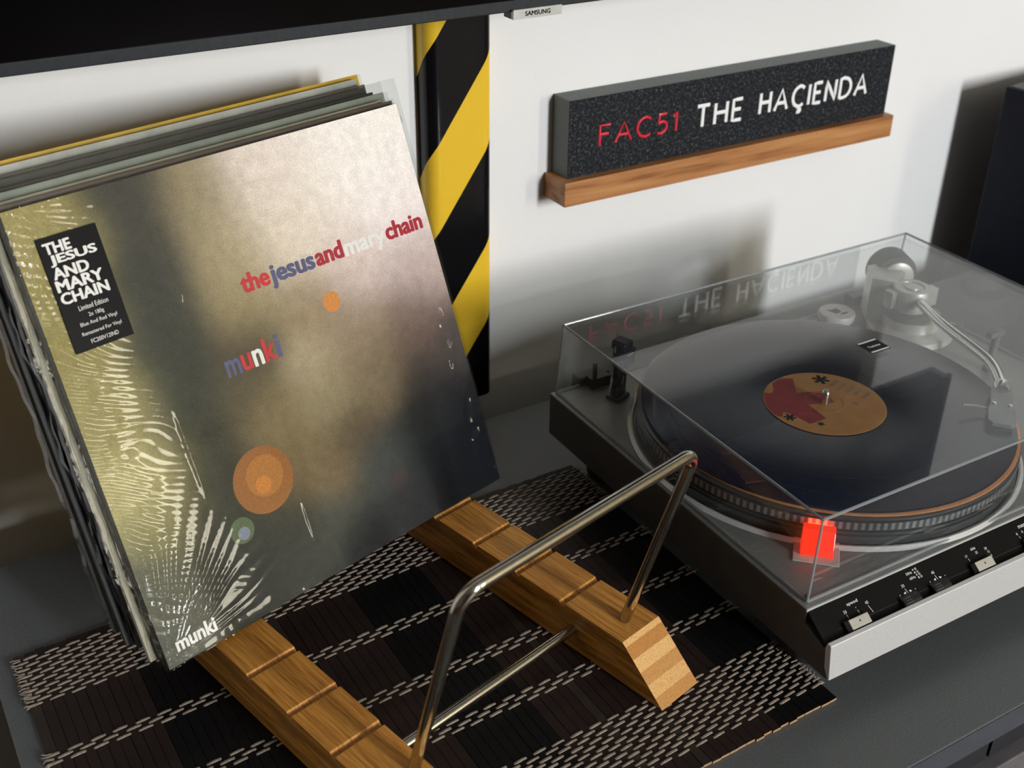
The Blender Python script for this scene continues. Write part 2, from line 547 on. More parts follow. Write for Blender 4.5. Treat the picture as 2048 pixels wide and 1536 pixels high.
# ------------------------------------------------------------------ television
def tv():
    t = thing('television', 'large black flat television hanging on the wall above the records', 'television', (0.005, -0.02, 0.394))
    L = Matrix.Translation((-0.005, 0.02, -0.394))
    x0, x1, z0, z1, yf = -0.61, 0.621, 0.394, 1.10, -0.045
    MB().box(x0, x1, yf + .004, -0.014, z0 + .002, z1, M=L).build('cabinet', M_BLACK, t, bevel=0.004)
    b = MB()
    b.box(x0, x1, yf, yf + .006, z0, z0 + .0088, M=L); b.box(x0, x1, yf, yf + .006, z1 - .006, z1, M=L)
    b.box(x0, x0 + .006, yf, yf + .006, z0 + .0088, z1 - .006, M=L); b.box(x1 - .006, x1, yf, yf + .006, z0 + .0088, z1 - .006, M=L)
    b.build('bezel', M_TVB, t, bevel=0.0008)
    MB().box(x0 + .006, x1 - .006, yf + .0012, yf + .004, z0 + .0088, z1 - .006, M=L).build('screen', M_TVS, t)
    MB().box(-0.2, 0.2, -0.015, WALL_Y - .0005, 0.6, 0.9, M=L).build('wall_bracket', M_BLACK, t)
    bd = MB().box(-0.0172, 0.0270, yf - .004, yf - .0005, 0.3888, 0.3962, M=L).build('badge', M_SILVER, t)
    MB().box(-0.0165, 0.0262, yf - .0005, yf + .012, 0.3885, 0.3940, M=L).build('badge_bracket', M_BLACK, t)
    text('badge_lettering', 'SAMSUNG', -0.0068, 0.3908, 0.0232, 0.0036, L @ frame((0, yf - .004, 0), (1, 0, 0), (0, 0, 1)), M_INKBLK, bd, bold=0.03, depth=0.0001)
tv()

# ------------------------------------------------------------------ striped column
def column():
    x0, x1, yf, r = -0.0447, 0.0203, -0.0215, 0.0108
    prof = [(x0, -0.0005), (x0, yf + r)]
    prof += [(x0 + r - r * math.cos(a), yf + r - r * math.sin(a)) for a in np.linspace(0, math.pi / 2, 9)[1:]]
    prof += [(x0 + r + (x1 - x0 - 2 * r) * i / 6, yf) for i in range(1, 6)]
    prof += [(x1 - r + r * math.sin(a), yf + r - r * math.cos(a)) for a in np.linspace(0, math.pi / 2, 9)]
    prof += [(x1, -0.0005)]
    s = [0.0]
    for i in range(1, len(prof)):
        s.append(s[-1] + math.dist(prof[i], prof[i - 1]))
    mid = s[-1] / 2
    z0, z1, n = -0.005, 0.90, len(prof)
    ox, oz = (x0 + x1) / 2, z0
    b = MB()
    vs_ = [(p[0] - ox, p[1], z0 - oz) for p in prof] + [(p[0] - ox, p[1], z1 - oz) for p in prof]
    fs = [(i, i + 1, n + i + 1, n + i) for i in range(n - 1)] + [tuple(range(n))[::-1], tuple(range(n, 2 * n))] + [(0, n, 2 * n - 1, n - 1)]
    b.add(vs_, fs)
    o = b.build('striped_column', M_STRIPE, smooth=True)
    o.location = (ox, WALL_Y, oz)
    at = o.data.attributes.new('unroll', 'FLOAT_VECTOR', 'POINT')
    # width measured from the right-hand flat edge; height measured from the console top
    val = []
    for z in (z0, z1):
        for si in s:
            val += [si - mid, z - 0.2165, 0.0]
    at.data.foreach_set('vector', val)
    tag(o, 'black and yellow diagonally striped column fixed to the wall below the television', 'column')
    return o
column()

# ------------------------------------------------------------------ stone sign on wooden ledge
def sign():
    l = MB().box(-0.216, 0.216, -0.0370, -0.0008, -0.0120, 0.0120).build('wall_ledge', M_SHELFWOOD, bevel=0.0006)
    l.location = (0.3045, WALL_Y, 0.1980)
    tag(l, 'narrow cherry wood wall ledge under the stone name sign', 'ledge')
    t = thing('stone_sign', 'dark speckled granite sign reading FAC51 THE HAÇIENDA on a wooden ledge', 'sign', (0.3055, 0.0532, 0.2102))
    L = Matrix.Translation((-0.3055, -0.0532, -0.2102))
    b = MB()
    x0, x1, y0, y1, z0, z1 = 0.0965, 0.5150, 0.0395, 0.0660, 0.2102, 0.2852
    vs_ = [L @ Vector(p) for p in ((x0, y0, z0), (x1, y0, z0), (x1, y1, z0), (x0, y1, z0), (x0, y0, z1), (x1, y0, z1), (x1, y1, z1), (x0, y1, z1))]
    b.add(vs_, [(0, 1, 5, 4)], M_GRANITE)
    b.add(vs_, [(0, 3, 2, 1), (4, 5, 6, 7), (1, 2, 6, 5), (2, 3, 7, 6), (3, 0, 4, 7)], M_GRANITE_SAWN)
    b.build('stone_block', None, t, bevel=0.0004)
    red = simple('engraved_red_paint', (0.62, 0.012, 0.035), 0.28, spec=0.6)
    wht = simple('engraved_white_paint', (0.86, 0.86, 0.86), 0.5, spec=0.3, noise=(300, 0.03))
    F = L @ frame((0, y0, 0), (1, 0, 0), (0, 0, 1))
    # single-stroke capitals drawn as rounded strokes; x in letter widths, y from 0 to 1
    G = {'F': (.50, [[(0, 0), (0, 1), (.5, 1)], [(0, .54), (.42, .54)]]),
         'A': (.78, [[(0, 0), (.39, 1), (.78, 0)], [(.14, .34), (.64, .34)]]),
         'C': (.74, [[(.74 - .05, .88), (.5, 1), (.28, .96), (.09, .78), (.02, .5), (.09, .22), (.28, .04), (.5, 0), (.69, .10)]]),
         '5': (.52, [[(.47, 1), (.12, 1), (.08, .56), (.28, .62), (.47, .50), (.51, .30), (.42, .1), (.24, 0), (.02, .04)]]),
         '1': (.20, [[(0, .80), (.2, 1), (.2, 0)]]),
         'T': (.62, [[(0, 1), (.62, 1)], [(.31, 1), (.31, 0)]]),
         'H': (.60, [[(0, 0), (0, 1)], [(.6, 0), (.6, 1)], [(0, .52), (.6, .52)]]),
         'E': (.46, [[(.46, 1), (0, 1), (0, 0), (.46, 0)], [(0, .52), (.40, .52)]]),
         'I': (.0, [[(0, 0), (0, 1)]]),
         'N': (.62, [[(0, 0), (0, 1), (.62, 0), (.62, 1)]]),
         'D': (.70, [[(0, 0), (0, 1), (.25, 1), (.5, .91), (.65, .72), (.70, .5), (.65, .28), (.5, .09), (.25, 0), (0, 0)]]),
         ' ': (.42, [])}
    G['c'] = (G['C'][0], G['C'][1] + [[(.46, 0), (.44, -.10), (.56, -.16), (.52, -.28), (.34, -.27)]])
    def write(body, xa, xb, zb, h, gap, rad, flat, name, mat):
        W = sum(G[ch][0] for ch in body) + gap * (len(body) - 1)
        sx = (xb - xa) / W; x = xa; mb = MB()
        for ch in body:
            w, strokes = G[ch]
            for st in strokes:
                pts = [F @ Vector((x + px * sx, zb + py * h, 0)) for px, py in st]
                if len(pts) > 3:
                    q = [pts[0]]
                    for i in range(len(pts) - 1):
                        a0 = pts[max(i - 1, 0)]; a1, a2 = pts[i], pts[i + 1]; a3 = pts[min(i + 2, len(pts) - 1)]
                        for s in (0.33, 0.66, 1.0):
                            if ch in 'Cc' or (ch in '5' and i >= 2) or (ch == 'D' and 1 < i < 8) :
                                q.append(0.5 * ((2 * a1) + (a2 - a0) * s + (2 * a0 - 5 * a1 + 4 * a2 - a3) * s * s + (-a0 + 3 * a1 - 3 * a2 + a3) * s ** 3))
                            else:
                                q.append(a1.lerp(a2, s))
                    pts = q
                n0 = len(mb.v)
                mb.tube(pts, rad, 8)
                for i in range(n0, len(mb.v)):      # flatten the strokes on to the stone face
                    p = F.inverted() @ Vector(mb.v[i])
                    mb.v[i] = tuple(F @ Vector((p.x, p.y, p.z * flat)))
            x += (w + gap) * sx
        return mb.build(name, mat, t, smooth=True)
    write('FAC51', 0.1322, 0.2230, 0.2375, 0.0190, 0.30, 0.0015, 0.7, 'red_lettering', red)['label'] = 'glossy red engraved letters FAC51'
    write('THE', 0.2485, 0.3060, 0.2362, 0.0212, 0.32, 0.0019, 0.25, 'white_lettering', wht)['label'] = 'white engraved letters THE'
    write('HAcIENDA', 0.3307, 0.4805, 0.2377, 0.0212, 0.32, 0.0019, 0.25, 'white_lettering', wht)['label'] = 'white engraved letters HAÇIENDA'
sign()

# ------------------------------------------------------------------ loudspeaker at the right
def speaker():
    a = R(8)
    t = thing('loudspeaker', 'plain dark navy loudspeaker cabinet behind the turntable at the right', 'speaker', (0.6748, 0.010, 0), -(math.pi / 2 - a))
    # local x runs along the visible side, local y runs away from it
    body = simple('speaker_vinyl', (0.010, 0.012, 0.022), 0.5, spec=0.2)
    topm = simple('speaker_top', (0.05, 0.055, 0.07), 0.5)
    MB().box(0, 0.20, 0, 0.17, 0.0, 0.2255).build('cabinet', body, t, bevel=0.002)
    MB().box(0.004, 0.196, 0.004, 0.166, 0.2255, 0.2260).build('top_panel', topm, t)
    MB().box(0.2005, 0.210, 0.006, 0.164, 0.006, 0.220).build('grille', M_BLACK, t, bevel=0.002)
speaker()

# ------------------------------------------------------------------ bamboo placemat
def placemat():
    mx, my, mw, mh = -0.4714, -0.4502, 0.4851, 0.3341
    t = thing('bamboo_placemat', 'dark brown bamboo slat placemat with tan woven thread bands under the rack', 'placemat', (mx, my, 0), 0.00847)
    rnd = random.Random(4)
    n = 65; pitch = mw / n
    meshes = []
    for m in M_SLAT:
        w_, z0_, z1_ = pitch * .47, 0.0002, 0.0022
        P_ = ((-w_, 0, z0_), (w_, 0, z0_), (w_, mh, z0_), (-w_, mh, z0_), (-w_, 0, z1_), (w_, 0, z1_), (w_, mh, z1_), (-w_, mh, z1_))
        b = MB().add(P_, [(0, 3, 2, 1), (4, 5, 6, 7), (1, 2, 6, 5), (3, 0, 4, 7)], m).add(P_, [(0, 1, 5, 4), (2, 3, 7, 6)], M_SLATEND)
        ob = b.build('slat', m); meshes.append(ob.data); bpy.data.objects.remove(ob)
    # runs of brown and black slats read from the left end
    runs = [(2, 1), (0, 9), (1, 9), (0, 3), (2, 2), (0, 8), (1, 8), (0, 4), (2, 1), (0, 4), (2, 1), (0, 8), (1, 6), (0, 1)]
    kinds = [k for k, c in runs for _ in range(c)]
    for i in range(n):
        k = kinds[i % len(kinds)]
        if i in (n - 1, n - 2): k = 1
        o = bpy.data.objects.new('slat', meshes[k])
        COL.objects.link(o); o.parent = t
        o.location = ((i + .5) * pitch, rnd.uniform(-.0006, .0006), rnd.uniform(0, .0002))
        o.rotation_euler = (0, rnd.uniform(-.03, .03), 0)
    def band(v0, rows, step, name):
        b = MB()
        for r_ in range(rows):
            v = v0 + r_ * step
            for i in range(n):
                if (i + r_) % 2:
                    continue
                xc = (i + .5) * pitch + rnd.uniform(-.0004, .0004); hl = pitch * .80
                w = step * .27 * rnd.uniform(.85, 1.15); dv = rnd.uniform(-.0003, .0003)
                sl = step * 0.10
                P = []
                for (dx, z) in ((-hl, .0016), (-hl * .75, .0028), (0, .0032), (hl * .75, .0028), (hl, .0016)):
                    vv = v + dv + sl * dx / hl
                    P += [(xc + dx, vv - w, .0014), (xc + dx, vv - w * .6, z), (xc + dx, vv + w * .6, z), (xc + dx, vv + w, .0014)]
                fs = []
                for j in range(4):
                    for q in range(3):
                        fs.append((j * 4 + q, j * 4 + q + 1, (j + 1) * 4 + q + 1, (j + 1) * 4 + q))
                b.add(P, fs)
        # frayed ends
        for e, sgn in ((0, -1), (mw, 1)):
            for r_ in range(rows):
                for q in range(2):
                    v = v0 + r_ * step + rnd.uniform(-.001, .001)
                    b.tube([(e - sgn * .004, v, .0026), (e, v + rnd.uniform(-.001, .001), .0032), (e + sgn * rnd.uniform(.001, .0035), v + rnd.uniform(-.002, .002), .0022 + rnd.uniform(0, .002))], [.0006, .0005, .0003], 5)
        o = b.build(name, M_THREAD, t, smooth=True); o['kind'] = 'stuff'
    band(0.0160, 14, 0.0038, 'thread_band')
    band(0.1090, 3, 0.0040, 'thread_row'); band(0.1590, 3, 0.0040, 'thread_row'); band(0.2185, 3, 0.0040, 'thread_row')
    band(0.2780, 14, 0.0038, 'thread_band')
placemat()

# ------------------------------------------------------------------ record rack
PSI = R(13.4); RH = 0.040; RZ0 = 0.0034
RKO = Vector((-0.27, -0.20))     # rack origin in rack axes: u, -v
def rack():
    wx = RKO.x * math.cos(PSI) - RKO.y * math.sin(PSI); wy = RKO.x * math.sin(PSI) + RKO.y * math.cos(PSI)
    t = thing('record_rack', 'bamboo and bent steel record rack with notched rails on the placemat', 'rack', (wx, wy, 0), PSI)
    L = Matrix.Translation((-RKO.x, -RKO.y, 0))
    for u0, u1 in ((-0.3945, -0.3555), (-0.1893, -0.1503)):
        v0, vt, vb = 0.0, 0.3222, 0.3612
        top = [(v0, RH)]
        for g in (0.0310, 0.0773, 0.1236, 0.1690, 0.2155, 0.2617):
            top += [(g, RH), (g + .0006, RH - .0014), (g + .0020, RH - .0028), (g + .0036, RH - .0032), (g + .0046, RH - .0026), (g + .0052, RH)]
        top += [(vt, RH)]
        poly = [(-v, z) for v, z in top] + [(-vb, RZ0), (-v0, RZ0)]
        n = len(poly)
        b = MB()
        vs_ = [L @ Vector((u0, p[0], p[1])) for p in poly] + [L @ Vector((u1, p[0], p[1])) for p in poly]
        e = len(top) - 1
        b.add(vs_, [tuple(range(n)), tuple(range(n, 2 * n))[::-1]] + [(i, (i + 1) % n, n + (i + 1) % n, n + i) for i in range(n) if i != e], M_BAMBOO)
        b.add(vs_, [(e, e + 1, n + e + 1, n + e)], M_BAMBOO_END)
        b.build('rail', None, t, bevel=0.0005)
    r = 0.0040
    def U(uR, w, v, tilt, ln, name):
        ax = Vector((0, -math.sin(tilt), math.cos(tilt)))
        f1 = L @ Vector((uR, -v, RH - .004)); f0 = L @ Vector((uR - w, -v, RH - .004))
        ex = ax * (ln + .004)
        MB().tube(fillet([f0, f0 + ex, f1 + ex, f1], 0.014, 10), r, 16).build(name, M_STEEL, t, smooth=True)
    U(-0.1706, 0.1945, 0.3066, R(15.5), 0.1725, 'front_frame')
    U(-0.1706, 0.1945, 0.0180, R(-6), 0.20, 'rear_frame')
    for v in (0.2761, 0.06):
        MB().tube([L @ Vector((-0.3565, -v, .0226)), L @ Vector((-0.1883, -v, .0226))], r, 16).build('cross_bar', M_STEEL, t, smooth=True)
rack()

# ------------------------------------------------------------------ records in the rack
M_CARD = simple('sleeve_card_edge', (0.34, 0.31, 0.25), 0.7, noise=(200, 0.3))
M_INNER = simple('inner_sleeve_paper', (0.55, 0.54, 0.50), 0.7, noise=(120, 0.25))
M_FILM = thin_clear('shrink_film', (0.985, 0.985, 0.98), 1.30, 0.05)
M_FILM2 = thin_clear('clear_outer_sleeve', (0.93, 0.94, 0.94), 1.28, 0.08, bump=(60, 0.4, 0.002))
def rec_frame(bl, yaw, tilt):
    ux = Vector((math.cos(yaw), math.sin(yaw), 0)); bk = Vector((-math.sin(yaw), math.cos(yaw), 0))
    uz = bk * math.sin(tilt) + Vector((0, 0, 1)) * math.cos(tilt)
    uy = uz.cross(ux)
    m = Matrix.Identity(4)
    for i in range(3):
        m[i][0] = ux[i]; m[i][1] = uy[i]; m[i][2] = uz[i]; m[i][3] = bl[i]
    return m
def record(bl, yaw, tilt, S, T, panel, edge, label, film=None, rim=0.0, name='record_sleeve', blotch=None):
    t = thing(name, label, 'record', group='records filed in the rack')
    t.matrix_world = rec_frame(bl, yaw, tilt)
    c = 0.0008
    MB().box(0, S, 0, c, 0, S).build('front_panel', panel, t)
    MB().box(0, S, T - c, T, 0, S).build('back_panel', panel, t)
    MB().box(0, c, c, T - c, 0, S).build('spine', edge, t)
    MB().box(c, S, c, T - c, 0, c).build('bottom_fold', edge, t)
    MB().box(.003, S - .002, c * 1.5, T - c * 1.5, .002, S - .0015).build('inner_sleeve', blotch or M_INNER, t)
    if film:
        e = 0.0012
        b = MB()
        x0, x1, y0, y1, z0, z1 = -e, S + e + rim, -e, T + e, -0.0004, S + e + rim * .6
        # the loose left edge of the plastic ripples
        kk = len(bpy.data.objects) % 7
        left = [(x0 - .0011 - .0010 * math.sin(q * .55 + kk) - .0006 * math.sin(q * 1.7 + 2 * kk), z1 - (z1 - z0) * q / 48) for q in range(49)]
        b.prism(left + [(x1, z0), (x1, z1)], 'y', y0, y1)
        b.build('outer_sleeve', film, t)
    return t
def stack():
    # front to back: jacket colour, edge colour, thickness, plastic sleeve, label
    def jc(n, c, r=.5): return simple(n, s2l(c), r, noise=(40, 0.2))
    rows = [
        (jc('jacket_umber', (70, 58, 48)), jc('edge_umber', (58, 44, 40)), .0045, M_FILM2, .000, 'shrink wrapped record with dark umber edge right behind the blurred sepia sleeve', None),
        (jc('jacket_cream', (196, 186, 158)), jc('edge_white', (225, 222, 214)), .0040, M_FILM2, .006, 'record with a thick cream edge, second behind the blurred sepia sleeve', None),
        (jc('jacket_sage', (140, 146, 132)), jc('edge_maroon', (90, 34, 40)), .0045, M_FILM2, .012, 'sage green record in clear plastic with maroon spine, third behind the sepia sleeve', jc('paper_blotch', (190, 190, 180))),
        (jc('jacket_charcoal', (44, 44, 44)), jc('edge_black', (24, 24, 26)), .0040, M_FILM2, .008, 'charcoal record in clear plastic in the middle of the stack', None),
        (jc('jacket_black', (26, 25, 26)), jc('edge_black2', (20, 20, 22)), .0035, None, 0, 'black record filed in front of the worn grey one', None),
        (jc('jacket_taupe', (98, 92, 82)), jc('edge_taupe', (60, 58, 58)), .0035, None, 0, 'taupe record with worn torn upper edge near the back of the stack', None),
        (jc('jacket_grey', (176, 174, 164)), jc('edge_grey', (70, 72, 76)), .0050, M_FILM2, .003, 'light grey record in front of the yellow one at the back of the stack', None),
        (jc('jacket_yellow', (214, 168, 20)), jc('edge_yellow', (66, 66, 68)), .0035, None, 0, 'yellow record at the very back of the stack next to the wall', None),
    ]
    n = len(rows)
    U_ = Vector((math.cos(PSI), math.sin(PSI))); F_ = Vector((math.sin(PSI), -math.cos(PSI)))
    for i, (jm, em, T, film, rim, lab, bl_) in enumerate(rows):
        s = (i + 1) / n
        u = -0.4295 - 0.010 * s - 0.004 * math.sin(i * 2.1)
        v = 0.1345 - 0.0675 * s
        tilt = R(21.2 - 1.7 * s); yaw = R(15.2 - 0.8 * s)
        if i == n - 1: u += .010
        p = U_ * u + F_ * v
        S = 0.3135 + 0.0075 * s - (0.0015 if i % 2 and i < n - 1 else 0)
        record((p.x, p.y, RH + .0003 + (T + .0014) * math.sin(tilt)), yaw, tilt, S, T, jm, em, lab, film, rim, blotch=bl_)
stack()

# ---- front sleeve: soft sepia print, lettering, hype sticker, wrinkled shrink film
def m_print():
    k = NT('sleeve_print_veiled').base((0.5, 0.5, 0.5), 0.55, 0, 0.06)
    at = k.node('ShaderNodeAttribute'); at.attribute_name = 'print'
    v = k.coords()
    g1 = k.noise(v, 900, 3, 0.7); g2 = k.noise(v, 110, 4, 0.6)
    gr = k.ramp(g1, [(0.3, (0.80, 0.80, 0.80)), (0.7, (1.17, 1.17, 1.15))])
    gm = k.ramp(g2, [(0.3, (0.88, 0.87, 0.85)), (0.7, (1.09, 1.09, 1.08))])
    a = k.node('ShaderNodeMix', data_type='RGBA', blend_type='MULTIPLY'); a.inputs['Factor'].default_value = 1
    b = k.node('ShaderNodeMix', data_type='RGBA', blend_type='MULTIPLY'); b.inputs['Factor'].default_value = 1
    k.link(at.outputs['Color'], a.inputs['A']); k.link(gr, a.inputs['B'])
    k.link(a.outputs['Result'], b.inputs['A']); k.link(gm, b.inputs['B'])
    k.color(b.outputs['Result'])
    return k.m
def front_sleeve():
    S, T = 0.3135, 0.0065
    t = thing('record_sleeve', 'front record with blurred sepia sleeve, black sticker and munki lettering in shrink wrap', 'record', group='records filed in the rack')
    t.matrix_world = rec_frame((-0.3876, -0.2294, RH + .0003 + (T + .001) * math.sin(R(21.2)) - 0.0005), R(15.19), R(21.2))
    # soft abstract print with film reflections painted in, upper right and left: patches (s right, t up, colour, spread)
    CP = [(.05, .95, (160, 150, 100), .07), (.06, .75, (150, 142, 92), .07), (.08, .55, (160, 152, 104), .07), (.10, .40, (186, 178, 128), .07),
          (.10, .30, (150, 146, 104), .06), (.05, .15, (104, 106, 92), .08), (.02, .03, (96, 98, 90), .06), (.13, .90, (150, 142, 96), .05),
          (.25, .95, (70, 70, 66), .08), (.25, .80, (64, 66, 62), .08), (.25, .65, (62, 66, 60), .08), (.24, .50, (60, 64, 56), .08), (.24, .35, (62, 64, 54), .08),
          (.20, .22, (66, 68, 60), .08), (.25, .10, (56, 58, 54), .08), (.42, .93, (150, 138, 108), .07), (.45, .80, (168, 154, 122), .08), (.44, .68, (158, 144, 110), .07),
          (.60, .93, (234, 220, 212), .10), (.62, .80, (230, 216, 200), .10), (.80, .90, (253, 247, 243), .12), (.92, .80, (250, 240, 241), .10), (.95, .95, (252, 248, 244), .08),
          (.75, .68, (218, 198, 194), .08), (.93, .62, (196, 176, 174), .08), (.60, .62, (150, 132, 104), .07), (.42, .57, (78, 70, 58), .07), (.36, .50, (92, 86, 70), .06),
          (.55, .50, (176, 162, 134), .06), (.70, .52, (150, 132, 112), .08), (.88, .48, (112, 94, 86), .08), (.42, .42, (134, 120, 88), .07), (.58, .40, (150, 138, 108), .06),
          (.72, .40, (124, 110, 88), .07), (.86, .33, (44, 44, 46), .08), (.62, .31, (92, 80, 64), .05), (.42, .28, (120, 104, 76), .06), (.52, .24, (126, 110, 82), .06),
          (.66, .19, (70, 74, 72), .07), (.80, .20, (36, 40, 44), .07), (.95, .20, (22, 25, 32), .08), (.90, .08, (22, 24, 29), .08), (.70, .07, (52, 52, 54), .07), (.50, .12, (78, 80, 74), .06),
          (.38, .18, (64, 64, 56), .06), (.38, .07, (66, 68, 64), .06), (.55, .04, (40, 40, 42), .05), (.97, .40, (70, 66, 66), .06)]
    n = 170
    gs, gt = np.meshgrid(np.linspace(0, 1, n + 1), np.linspace(0, 1, n + 1))
    num = np.zeros((n + 1, n + 1, 3)); den = np.zeros((n + 1, n + 1, 1)) + 1e-9
    for s_, t_, c_, w_ in CP:
        w = np.exp(-((gs - s_) ** 2 + (gt - t_) ** 2) / (2 * (w_ * .8) ** 2))[..., None]
        num += w * np.array(s2l(c_)); den += w
    colr = num / den
    me = bpy.data.meshes.new('printed_front')
    vs_ = np.stack([gs * S, np.full_like(gs, -0.0001), gt * S], -1).reshape(-1, 3)
    fs = []
    for j in range(n):
        for i in range(n):
            a = j * (n + 1) + i
            fs.append((a, a + 1, a + n + 2, a + n + 1))
    me.from_pydata(vs_.tolist(), [], fs)
    at = me.attributes.new('print', 'FLOAT_COLOR', 'POINT')
    at.data.foreach_set('color', np.concatenate([colr.reshape(-1, 3), np.ones(((n + 1) ** 2, 1))], 1).ravel().tolist())
    me.materials.append(m_print())
    pf = bpy.data.objects.new('printed_front', me); COL.objects.link(pf); pf.parent = t
    c = .0008
    edge = simple('front_sleeve_edge', (0.03, 0.028, 0.026), 0.5)
    MB().box(0, S, 0, c, 0, S).build('front_panel', edge, t)
    MB().box(0, S, T - c, T, 0, S).build('back_panel', edge, t)
    MB().box(0, c, c, T - c, 0, S).build('spine', edge, t)
    MB().box(c, S, c, T - c, 0, c).build('bottom_fold', edge, t)
    MB().box(.003, S - .002, .0018, T - .0018, .002, S - .0015).build('inner_sleeve', M_INNER, t)
    F = frame((0, -0.00015, 0), (1, 0, 0), (0, 0, 1))
    # flat discs of the print
    def disc(s_, t_, r_, cols, name, lab):
        b = MB()
        for q, (rr, col, dx, dz) in enumerate(cols):
            m = simple('%s_ink_%d' % (name, q), s2l(col), .55, spec=.25, noise=(900, .2))
            k = 40
            b.add([(s_ * S + dx * S + r_ * rr * S * math.cos(2 * math.pi * i / k), -.0002 - .00004 * q, t_ * S + dz * S + r_ * rr * S * math.sin(2 * math.pi * i / k)) for i in range(k)], [tuple(range(k))[::-1]], m)
        o = b.build(name, None, t); o['label'] = lab
    disc(.347, .288, .077, [(1, (150, 96, 42), 0, 0), (.62, (172, 112, 46), .006, .008), (.26, (198, 126, 48), -.004, -.01)], 'orange_disc', 'large translucent orange disc printed on the sleeve')
    disc(.657, .606, .024, [(1, (206, 136, 66), 0, 0)], 'small_orange_disc', 'small orange dot printed on the sleeve')
    disc(.259, .204, .030, [(1, (84, 98, 66), 0, 0), (.5, (120, 128, 142), .002, -.008)], 'green_disc', 'small green disc printed on the sleeve')
    # lettering
    for body, s0, s1, mt in (('the', .443, .519, M_INKRED), ('jesus', .521, .645, M_INKBLUE), ('and', .648, .729, M_INKDRED), ('mary', .731, .858, M_INKPALE), ('chain', .861, .979, M_INKDRED)):
        me_, co = text_mesh(body); mn = co[:, 1].min(); asc = co[:, 1].max()
        bpy.data.meshes.remove(me_)
        desc = min(0, mn)
        hgt = .046 * S / 0.73        # ascender height on the sleeve
        text('title_lettering', body, s0 * S, .694 * S + desc * hgt, (s1 - s0) * S, (asc - desc) * hgt, F, mt, pf, bold=.045, depth=.0001)
    for i, (ch, mt) in enumerate(zip('munki', (M_INKBLUE, M_INKRED, M_INKPALE, M_INKRED, M_INKBLUE))):
        ss = (.345, .386, .416, .446, .480)[i]; ww = (.038, .027, .027, .032, .012)[i]
        text('title_lettering', ch, ss * S, .532 * S, ww * S, (.038 if ch in 'mun' else .054) * S, F, mt, pf, bold=.03, depth=.0001)
    text('corner_lettering', 'munki', .030 * S, .026 * S, .100 * S, .034 * S, F, M_INKPALE, pf, bold=.035, depth=.0001)
    # shrink film with wrinkles along the edges and fans at the corners
    rng = np.random.default_rng(3)
    n = 330
    s1 = np.linspace(-.003, 1.003, n + 1)
    gs, gt = np.meshgrid(s1, s1)
    def vnoise(x, y, seed):
        r_ = np.random.default_rng(seed); tab = r_.random((64, 64))
        xi = np.floor(x).astype(int); yi = np.floor(y).astype(int); fx = x - xi; fy = y - yi
        fx = fx * fx * (3 - 2 * fx); fy = fy * fy * (3 - 2 * fy)
        g = lambda a, b: tab[(a % 64), (b % 64)]
        return (g(xi, yi) * (1 - fx) + g(xi + 1, yi) * fx) * (1 - fy) + (g(xi, yi + 1) * (1 - fx) + g(xi + 1, yi + 1) * fx) * fy
    d = np.zeros_like(gs)
    # left edge: slanting ridges
    ph = gt * 70 + gs * 34 + 3.5 * vnoise(gs * 7, gt * 12, 1)
    d += .00040 * np.exp(-gs / .07) * np.sin(2 * math.pi * ph * .8) * (.4 + vnoise(gs * 5, gt * 7, 2)) * (gt > .08)
    d += .0006 * np.exp(-((gs - .07) / .05) ** 2) * (vnoise(gs * 30, gt * 26, 3) - .5) * np.exp(-((gt - .42) / .25) ** 2) * 2
    # right edge: crumpled seam
    d += .0007 * np.exp(-((gs - .955) / .022) ** 2) * (vnoise(gs * 60, gt * 38, 4) - .5) * 2 * (gt > .1) * (gt < .85)
    # top and bottom hems
    d += .00022 * np.exp(-(1 - gt) / .06) * (vnoise(gs * 60, gt * 8, 5) - .5) * 2
    d += .00020 * np.exp(-gt / .03) * (vnoise(gs * 44, gt * 14, 6) - .5) * 2
    # corner fans
    for cx, cy, amp, k_, rad, sd in ((0, 0, .00042, 58, .22, 7), (1, 0, .00045, 56, .13, 8), (1, 1, .00048, 46, .22, 9), (0, 1, .0004, 56, .13, 10)):
        dx = np.abs(gs - cx); dy = np.abs(gt - cy); rr = np.hypot(dx, dy); an = np.arctan2(dy, dx)
        d += amp * np.clip(rr / .04, 0, 1) * np.exp(-(rr / rad) ** 2) * np.sin(an * k_ + 7 * vnoise(an * 6, rr * 9, sd)) * (.35 + 1.1 * vnoise(an * 9, rr * 11, sd + 20))
    # a few long vertical creases below the upper edge and one long diagonal pull
    for s0, t0, ln, a_ in ((.64, .95, .22, .00035), (.69, .94, .26, .0004), (.735, .95, .15, .0003), (.77, .93, .16, .0003), (.52, .96, .12, .00025), (.30, .93, .2, .0003), (.20, .50, .16, .0003), (.42, .20, .10, .0003)):
        d += a_ * np.exp(-((gs - s0 - .02 * (t0 - gt)) / .005) ** 2) * (1 / (1 + np.exp((gt - t0) * 120))) * (1 / (1 + np.exp(-(gt - t0 + ln) * 60)))
    d += .00012 * (vnoise(gs * 7, gt * 7, 12) - .5)
    d = np.maximum(d, -.0006)
    me = bpy.data.meshes.new('shrink_film')
    vs_ = np.stack([gs * S, -.0011 - d, gt * S], -1).reshape(-1, 3)
    fs = []
    for j in range(n):
        for i in range(n):
            a = j * (n + 1) + i
            fs.append((a, a + 1, a + n + 2, a + n + 1))
    # the film folds round the four edges to the back
    N0 = len(vs_)
    ring = [i for i in range(n + 1)] + [(j * (n + 1) + n) for j in range(1, n + 1)] + [n * (n + 1) + i for i in range(n - 1, -1, -1)] + [j * (n + 1) for j in range(n - 1, 0, -1)]
    back = [(vs_[i][0] + (.001 * (rng.random() - .5)), T + .0006, vs_[i][2] + (.001 * (rng.random() - .5))) for i in ring]
    m_ = len(ring)
